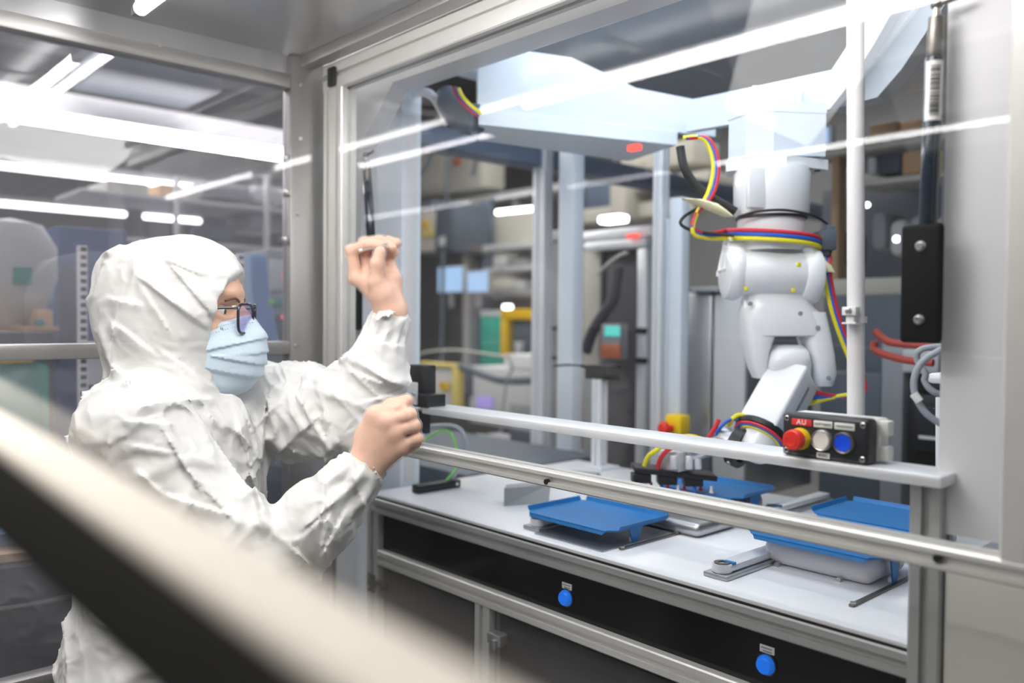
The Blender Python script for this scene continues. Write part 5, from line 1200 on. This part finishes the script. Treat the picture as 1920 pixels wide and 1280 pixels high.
# sharp pressed creases that run over hood, shoulder and sleeves, each as a small one-sided step in the cloth
RT = np.array(ROT.transposed())
def crease(a, b, amp=.006, w=20, side=1, near=9.9, bend=0.0):
    a, b = np.array(a, float), np.array(b, float); ab = b - a; L = np.linalg.norm(ab); u = ab / L; n = np.array([-u[1], u[0]]) * side
    def f(P):
        q = (P - np.array(EYE)) @ RT.T; px = np.stack([960 - F * q[:, 0] / q[:, 2], 640 + F * q[:, 1] / q[:, 2]], 1) - a
        t = px @ u / L; s = px @ n + bend * 4 * t * (1 - t)
        m = np.clip(t / .22, 0, 1) * np.clip((1 - t) / .22, 0, 1) * (-q[:, 2] < near)
        return -amp * m * np.clip(1 - s / w, 0, 1) * np.clip(1 + s / 3.0, 0, 1)
    Su.displace(f, .02)
for c in (((243, 508), (400, 624), .008, 26, -1, 1.5), ((306, 482), (412, 606), .007, 24, -1, 1.5), ((304, 484), (390, 520), .006, 20, -1, 1.5), ((195, 556), (275, 574), .006, 18, 1, 1.5),
          ((205, 598), (300, 672), .007, 24, 1, 1.5), ((290, 648), (414, 736), .007, 26, 1, 1.55), ((205, 682), (256, 718), .008, 22, 1, 1.55), ((240, 768), (414, 750), .008, 20, 1, 1.6, 10), ((213, 596), (206, 694), .008, 26, 1, 1.55),
          ((332, 460), (358, 498), .004, 14, -1, 1.5), ((190, 478), (232, 452), .006, 14, 1, 1.55), ((255, 520), (330, 640), .004, 16, 1, 1.5), ((180, 610), (215, 720), .006, 20, -1, 1.6),
          ((203, 806), (204, 890), .006, 16, -1, 1.5), ((212, 786), (338, 794), .005, 18, 1, 1.5), ((295, 790), (388, 944), .007, 24, -1, 1.5), ((252, 876), (308, 928), .008, 20, 1, 1.45), ((298, 922), (440, 968), .008, 24, 1, 1.45), ((330, 860), (450, 990), .006, 20, -1, 1.45), ((230, 830), (330, 850), .005, 16, 1, 1.45), ((150, 900), (250, 980), .006, 24, 1, 1.6),
          ((428, 738), (496, 1020), .010, 26, -1, 1.6, -8), ((452, 748), (505, 900), .006, 18, -1, 1.6), ((500, 700), (490, 880), .007, 18, 1, 1.8),
          ((602, 768), (642, 842), .008, 22, 1, 1.8), ((506, 866), (602, 776), .007, 22, -1, 1.8), ((510, 880), (642, 846), .007, 20, -1, 1.8), ((640, 690), (735, 725), .007, 20, 1, 1.8), ((680, 664), (735, 724), .005, 18, -1, 1.8), ((560, 720), (640, 740), .005, 18, 1, 1.8), ((655, 760), (760, 735), .006, 20, 1, 1.8), ((690, 640), (770, 650), .004, 16, 1, 1.8), ((530, 760), (600, 840), .006, 18, -1, 1.8),
          ((592, 1064), (658, 940), .008, 24, 1, 1.45), ((536, 1014), (588, 1066), .008, 22, 1, 1.45), ((630, 900), (600, 1040), .006, 20, -1, 1.45), ((686, 922), (678, 1000), .005, 14, 1, 1.45), ((560, 1000), (640, 930), .006, 18, -1, 1.45)):
    crease(*c)
suit_me = Su.mesh('coverall')
part('coverall', suit_me, 'suit_white', person, 'white hooded coverall')
# rolled elastic at the cuffs, shoes
def ring_at(a, b, R, r, wob, name):
    ax = (b - a).normalized(); u = ax.orthogonal().normalized(); w = ax.cross(u); pts = []
    for i in range(26):
        t = 2 * math.pi * i / 25; pts.append(b + (u * math.cos(t) + w * math.sin(t)) * (R + wob * math.sin(5 * t)) + ax * wob * math.sin(3 * t))
    return pts
# ---- mask
M_ = Field(*[axes(Hc[i] - .16 if i < 2 else Hc.z - .19, (Hc[i] + .22) if i < 2 else Hc.z + .05, .0026, .0026, []) for i in range(3)])
M_.ell(H(.056, 0, -.062), Hax, (.078, .070, .088), .01)
M_.cone(H(.100, 0, -.010), H(.122, 0, -.042), .012, .018, .03)
M_.ell(H(.105, 0, -.085), Hax, (.036, .040, .05), .03)
M_.ell(H(.060, 0, -.125), Hax, (.05, .05, .025), .02)
def mtop(X, Y, Zz):
    q = [(X - Hc.x) * u.x + (Y - Hc.y) * u.y + (Zz - Hc.z) * u.z for u in (Hf, Hr, Z)]
    return -(q[2] - (-.020 + .34 * (q[0] - .071)))
M_.add(lambda X, Y, Zz: mtop(X, Y, Zz), H(0, 0, 0) - V((.3,) * 3), H(0, 0, 0) + V((.3,) * 3), .004, 'c')
def pleats(P):
    q = P - np.array(Hc); f = q @ np.array(Hf); z = q[:, 2]; s = z - .30 * (f - .10) * np.sign(z + .075) * .8
    o = np.zeros(len(P))
    for c in (-.058, -.083, -.107): o += -.0042 * np.clip(1 - (s - c) / .022, 0, 1) * (s > c) 
    return o + .0012 * (ridged(P * 40) - .5)
M_.displace(pleats)
mk = part('face_mask', M_.mesh('face_mask'), 'mask_blue', person, 'pale blue pleated face mask')
def mask_hit(fx, u):      # walk outwards to the mask surface at height u on the near cheek
    return None
Mx = np.array([list(v) for v in Hax])
def on_mask(f, u):
    """point of the mask on the near side at forward f, height u"""
    for r in np.arange(.10, 0, -.0008):
        p = H(f, r, u); i = [int(np.clip(np.searchsorted(M_.a[m], p[m]), 1, len(M_.a[m]) - 1)) for m in range(3)]
        if M_.d[i[0], i[1], i[2]] < 0: return H(f + .0014, r + .0012, u)
    return None
for off in (-.008, -.016):
    st = MB(); n = 0
    for i in range(46):
        f = .066 + i * .00165; p = on_mask(f, -.020 + .34 * (f - .071) + off)
        if p is not None and i % 2 == 0: st.obox(p, (Hf, Hr, Z), (.0007, .0005, .0005)); n += 1
    if n: part('stitch_line', st, 'mid_grey', mk)
p = on_mask(.082, -.020 + .34 * .011 - .012)
if p is not None: part('print_mark', MB().obox(p, (Hf, Hr, Z), (.0008, .0006, .0017)).obox(p + Hf * .0028, (Hf, Hr, Z), (.0008, .0006, .0017)), 'mid_grey', mk)
# ---- eyes, brows, glasses
for s in (-1, 1):
    e = part('eye', MB().ball(H(.074, .033 * s, .003), .0110), 'eye_white', person)
    part('iris', MB().ball(H(.0815, .0335 * s, .002), (.0045, .0058, .0058), Hax), 'iris_brown', e)
    part('eyelid', MB().lathe(H(.066, .033 * s, .004), Hr, [(.0131, -.011), (.0135, 0), (.0131, .011)], 20), 'skin', e) if False else None
    part('eyebrow', MB().tube([H(.103, .014 * s, .019), H(.100, .032 * s, .025), H(.088, .049 * s, .020)], .0022, 8), 'brow_hair', person)
gl = part('glasses', MB().tube([H(.123, -.010, .010), H(.126, 0, .013), H(.123, .010, .010)], .0022, 8), 'frame_dark', person, 'dark framed glasses')
for s in (-1, 1):
    cxy = []; n = 28
    for i in range(n):
        t = 2 * math.pi * i / n; ct, st = math.cos(t), math.sin(t)
        a = .026 * abs(ct) ** .5 * (1 if ct >= 0 else -1); b = .0255 * abs(st) ** .55 * (1 if st >= 0 else -1)
        cxy.append(H(.127 - .24 * abs(.034 + a * 1.0), (.034 + a) * s, -.011 + b))
    part('rim', MB().tube(cxy + [cxy[0]], .0026, 8, 2), 'frame_dark', gl)
    c = sum(cxy, V((0, 0, 0))) / n
    ln = MB(); bm = ln.bm; fr_ = [bm.verts.new(p + Hf * .0008) for p in cxy]; bk = [bm.verts.new(p - Hf * .0008) for p in cxy]
    bm.faces.new(fr_); bm.faces.new(bk[::-1])
    for i in range(n): bm.faces.new((fr_[i], bk[i], bk[(i + 1) % n], fr_[(i + 1) % n]))
    bmesh.ops.recalc_face_normals(bm, faces=bm.faces[:])
    part('lens', ln, 'lens', gl)
    part('temple_arm', MB().tube([H(.112, .060 * s, .008), H(.100, .066 * s, .008), H(.05, .074 * s, .006), H(-.005, .081 * s, .002)], .0024, 8), 'frame_dark', gl)
    part('hinge', MB().obox(H(.107, .0635 * s, .008), Hax, (.004, .0022, .0035), .001), 'steel', gl)
# ---- gloves: thin milky film over each hand, with a rolled rim at the wrist
for h, E, W, nm in ((RH, RE, RW, 'glove'), (LH, LE, LW, 'glove')):
    bb = [(min(p[i] for f in h['fingers'] + [h['thumb'], [h['wrist']]] for p in f) - .05, max(p[i] for f in h['fingers'] + [h['thumb'], [h['wrist']]] for p in f) + .05) for i in range(3)]
    Gf = Field(*[axes(lo, hi, .0026, .0026, []) for lo, hi in bb]); build_hand(Gf, h, .0030, E.lerp(W, .8))
    ax = np.array((W - E).normalized()); cut = np.array(E.lerp(W, .95))
    X, Y, Zz = Gf.pts((slice(None),) * 3); pl = (cut[0] - X) * ax[0] + (cut[1] - Y) * ax[1] + (cut[2] - Zz) * ax[2]
    Gf.d = np.maximum(Gf.d, pl.astype(np.float32))
    g = part('glove', Gf.mesh('glove'), 'glove', person, 'thin see-through glove')
    part('rolled_rim', MB().tube(ring_at(E, E.lerp(W, .965), .0270, .0016, .0022, ''), .0017, 8, 2), 'label_white', g)
for s in (-1, 1):
    part('shoe', MB().loft([[T(.05, .118 * s, 0) + Tf * (f * math.cos(t)) + Tr * (r * math.sin(t)) + Z * z for t in [2 * math.pi * i / 24 for i in range(24)]] for z, f, r in ((.001, .135, .048), (.02, .14, .052), (.05, .13, .050), (.085, .085, .046), (.115, .055, .044))]), 'shoe_white', person, smooth=60)
# ---- the little clear tube between thumb and fingertips
mat('clear_tube', (.9, .93, .95), .08, 0, .01, 20, trans=.85)
ta, tb = LP(678, 469, .030), LP(722, 461, .031)
ct = thing('sample_tube', 'tiny clear tube pinched between thumb and fingertips of the raised hand', 'tube', (ta + tb) / 2)
part('stem', MB().cyl(ta, ta.lerp(tb, .8), .0021, seg=14), 'clear_tube', ct); part('head', MB().cyl(ta.lerp(tb, .78), tb + (tb - ta) * .15, .0042, .0050, seg=16), 'clear_tube', ct); part('end_plug', MB().cyl(ta - (tb - ta) * .10, ta + (tb - ta) * .04, .0030, seg=14), 'label_white', ct)
# ------------------------------------------------------------------ light
def hall_tube(x0, x1, y, z, label, m='tube_glow', r=.0105, group='tubes in the hall behind the viewer'):
    t = thing('fluorescent_tube', label, 'light', ((x0 + x1) / 2, y, z), group)
    part('tube', MB().cyl((x0, y, z), (x1, y, z), r, seg=16), m, t)
    part('batten', MB().box(x0 - .02, x1 + .02, y - .03, y + .03, z + r + .004, z + r + .05, .004), 'pale_grey', t)
    for x in (x0 - .008, x1 + .008): part('holder', MB().box(x - .012, x + .012, y - .02, y + .02, z - .02, z + r + .01, .004), 'pale_grey', t)
yt, zt = -2.1, 2.458
hall_tube(-2.765, -1.027, yt, zt, 'bright tube whose mirror image crosses the cell opening', 'tube_strong')
hall_tube(-3.926, -3.014, yt, zt, 'tube mirrored across the white column at the left')
hall_tube(-4.675, -4.224, yt, zt, 'short tube mirrored across the partition post')
hall_tube(-6.42, -4.95, yt, zt, 'long tube mirrored above the hood')
hall_tube(-4.5, -2.91, -.68, zt, 'tube mirrored in a steep line over the partition header', 'tube_strong')
at = thing('alcove_tube', 'bright fluorescent tube under the steel roof sheet, above the person', 'light', (-1.2, .53, 2.105))
q = PX(270, 22, -1.65)
part('tube', MB().cyl((-1.57, .53, 2.105), (-.35, .53, 2.105), .0125, seg=16), 'tube_strong', at)
part('holder', MB().box(-1.595, -1.57, .52, .54, 2.095, 2.15, .004), 'stainless', at)
def area(name, loc, sx, sy, power, col, aim):
    l = bpy.data.lights.new(name, 'AREA'); l.shape = 'RECTANGLE'; l.size = sx; l.size_y = sy; l.energy = power; l.color = col
    o = bpy.data.objects.new(name, l); COL.objects.link(o); o.location = V(loc)
    o.rotation_euler = (V(aim) - V(loc)).to_track_quat('-Z', 'Y').to_euler(); return o
area('cell_lamp', (-1.05, 1.62, 2.31), 1.1, .7, 9.5, (.82, .91, 1.0), (-1.05, 1.55, 1.1))
area('cell_front_lamp', (-.95, 1.235, 2.18), 1.2, .08, 2.2, (.86, .93, 1.0), (-1.0, 1.6, 1.2))
area('alcove_lamp', (-.85, .45, 2.09), 1.3, .25, 7.5, (1.0, .98, .95), (-1.25, .75, 1.1))
area('hall_fill', (-3.5, 4.6, 3.9), 5.0, 3.0, 130, (1.0, .98, .95), (-3.5, 4.6, 0))  # unseen fill added because the tubes alone light the hall weakly
area('hall_left_fill', (-4.5, .8, 3.6), 3.0, 3.0, 110, (1.0, .98, .95), (-4.2, .9, 0))  # added fill without a fitting, lifts the hall beyond the partition
area('rail_fill', (-.8, -.75, 3.3), 2.4, .9, 26, (1.0, .975, .94), (-.8, .3, 1.2))  # unseen light added to brighten the top of the guard rail
area('hall_front_fill', (-.6, -2.4, 3.2), 3.0, 1.6, 16, (1.0, .975, .94), (-.9, .6, 1.2))  # added fill without a fitting, behind the camera
w = bpy.data.worlds.new('hall_air'); sc.world = w; w.use_nodes = True
w.node_tree.nodes['Background'].inputs[0].default_value = (.80, .80, .82, 1); w.node_tree.nodes['Background'].inputs[1].default_value = .095
sc.view_settings.view_transform = 'Standard'; sc.view_settings.look = 'None'; sc.view_settings.gamma = 1.0; sc.view_settings.use_curve_mapping = False
sc.view_settings.exposure = 0.08
sc.cycles.transparent_max_bounces = 24
sc.cycles.max_bounces = 8
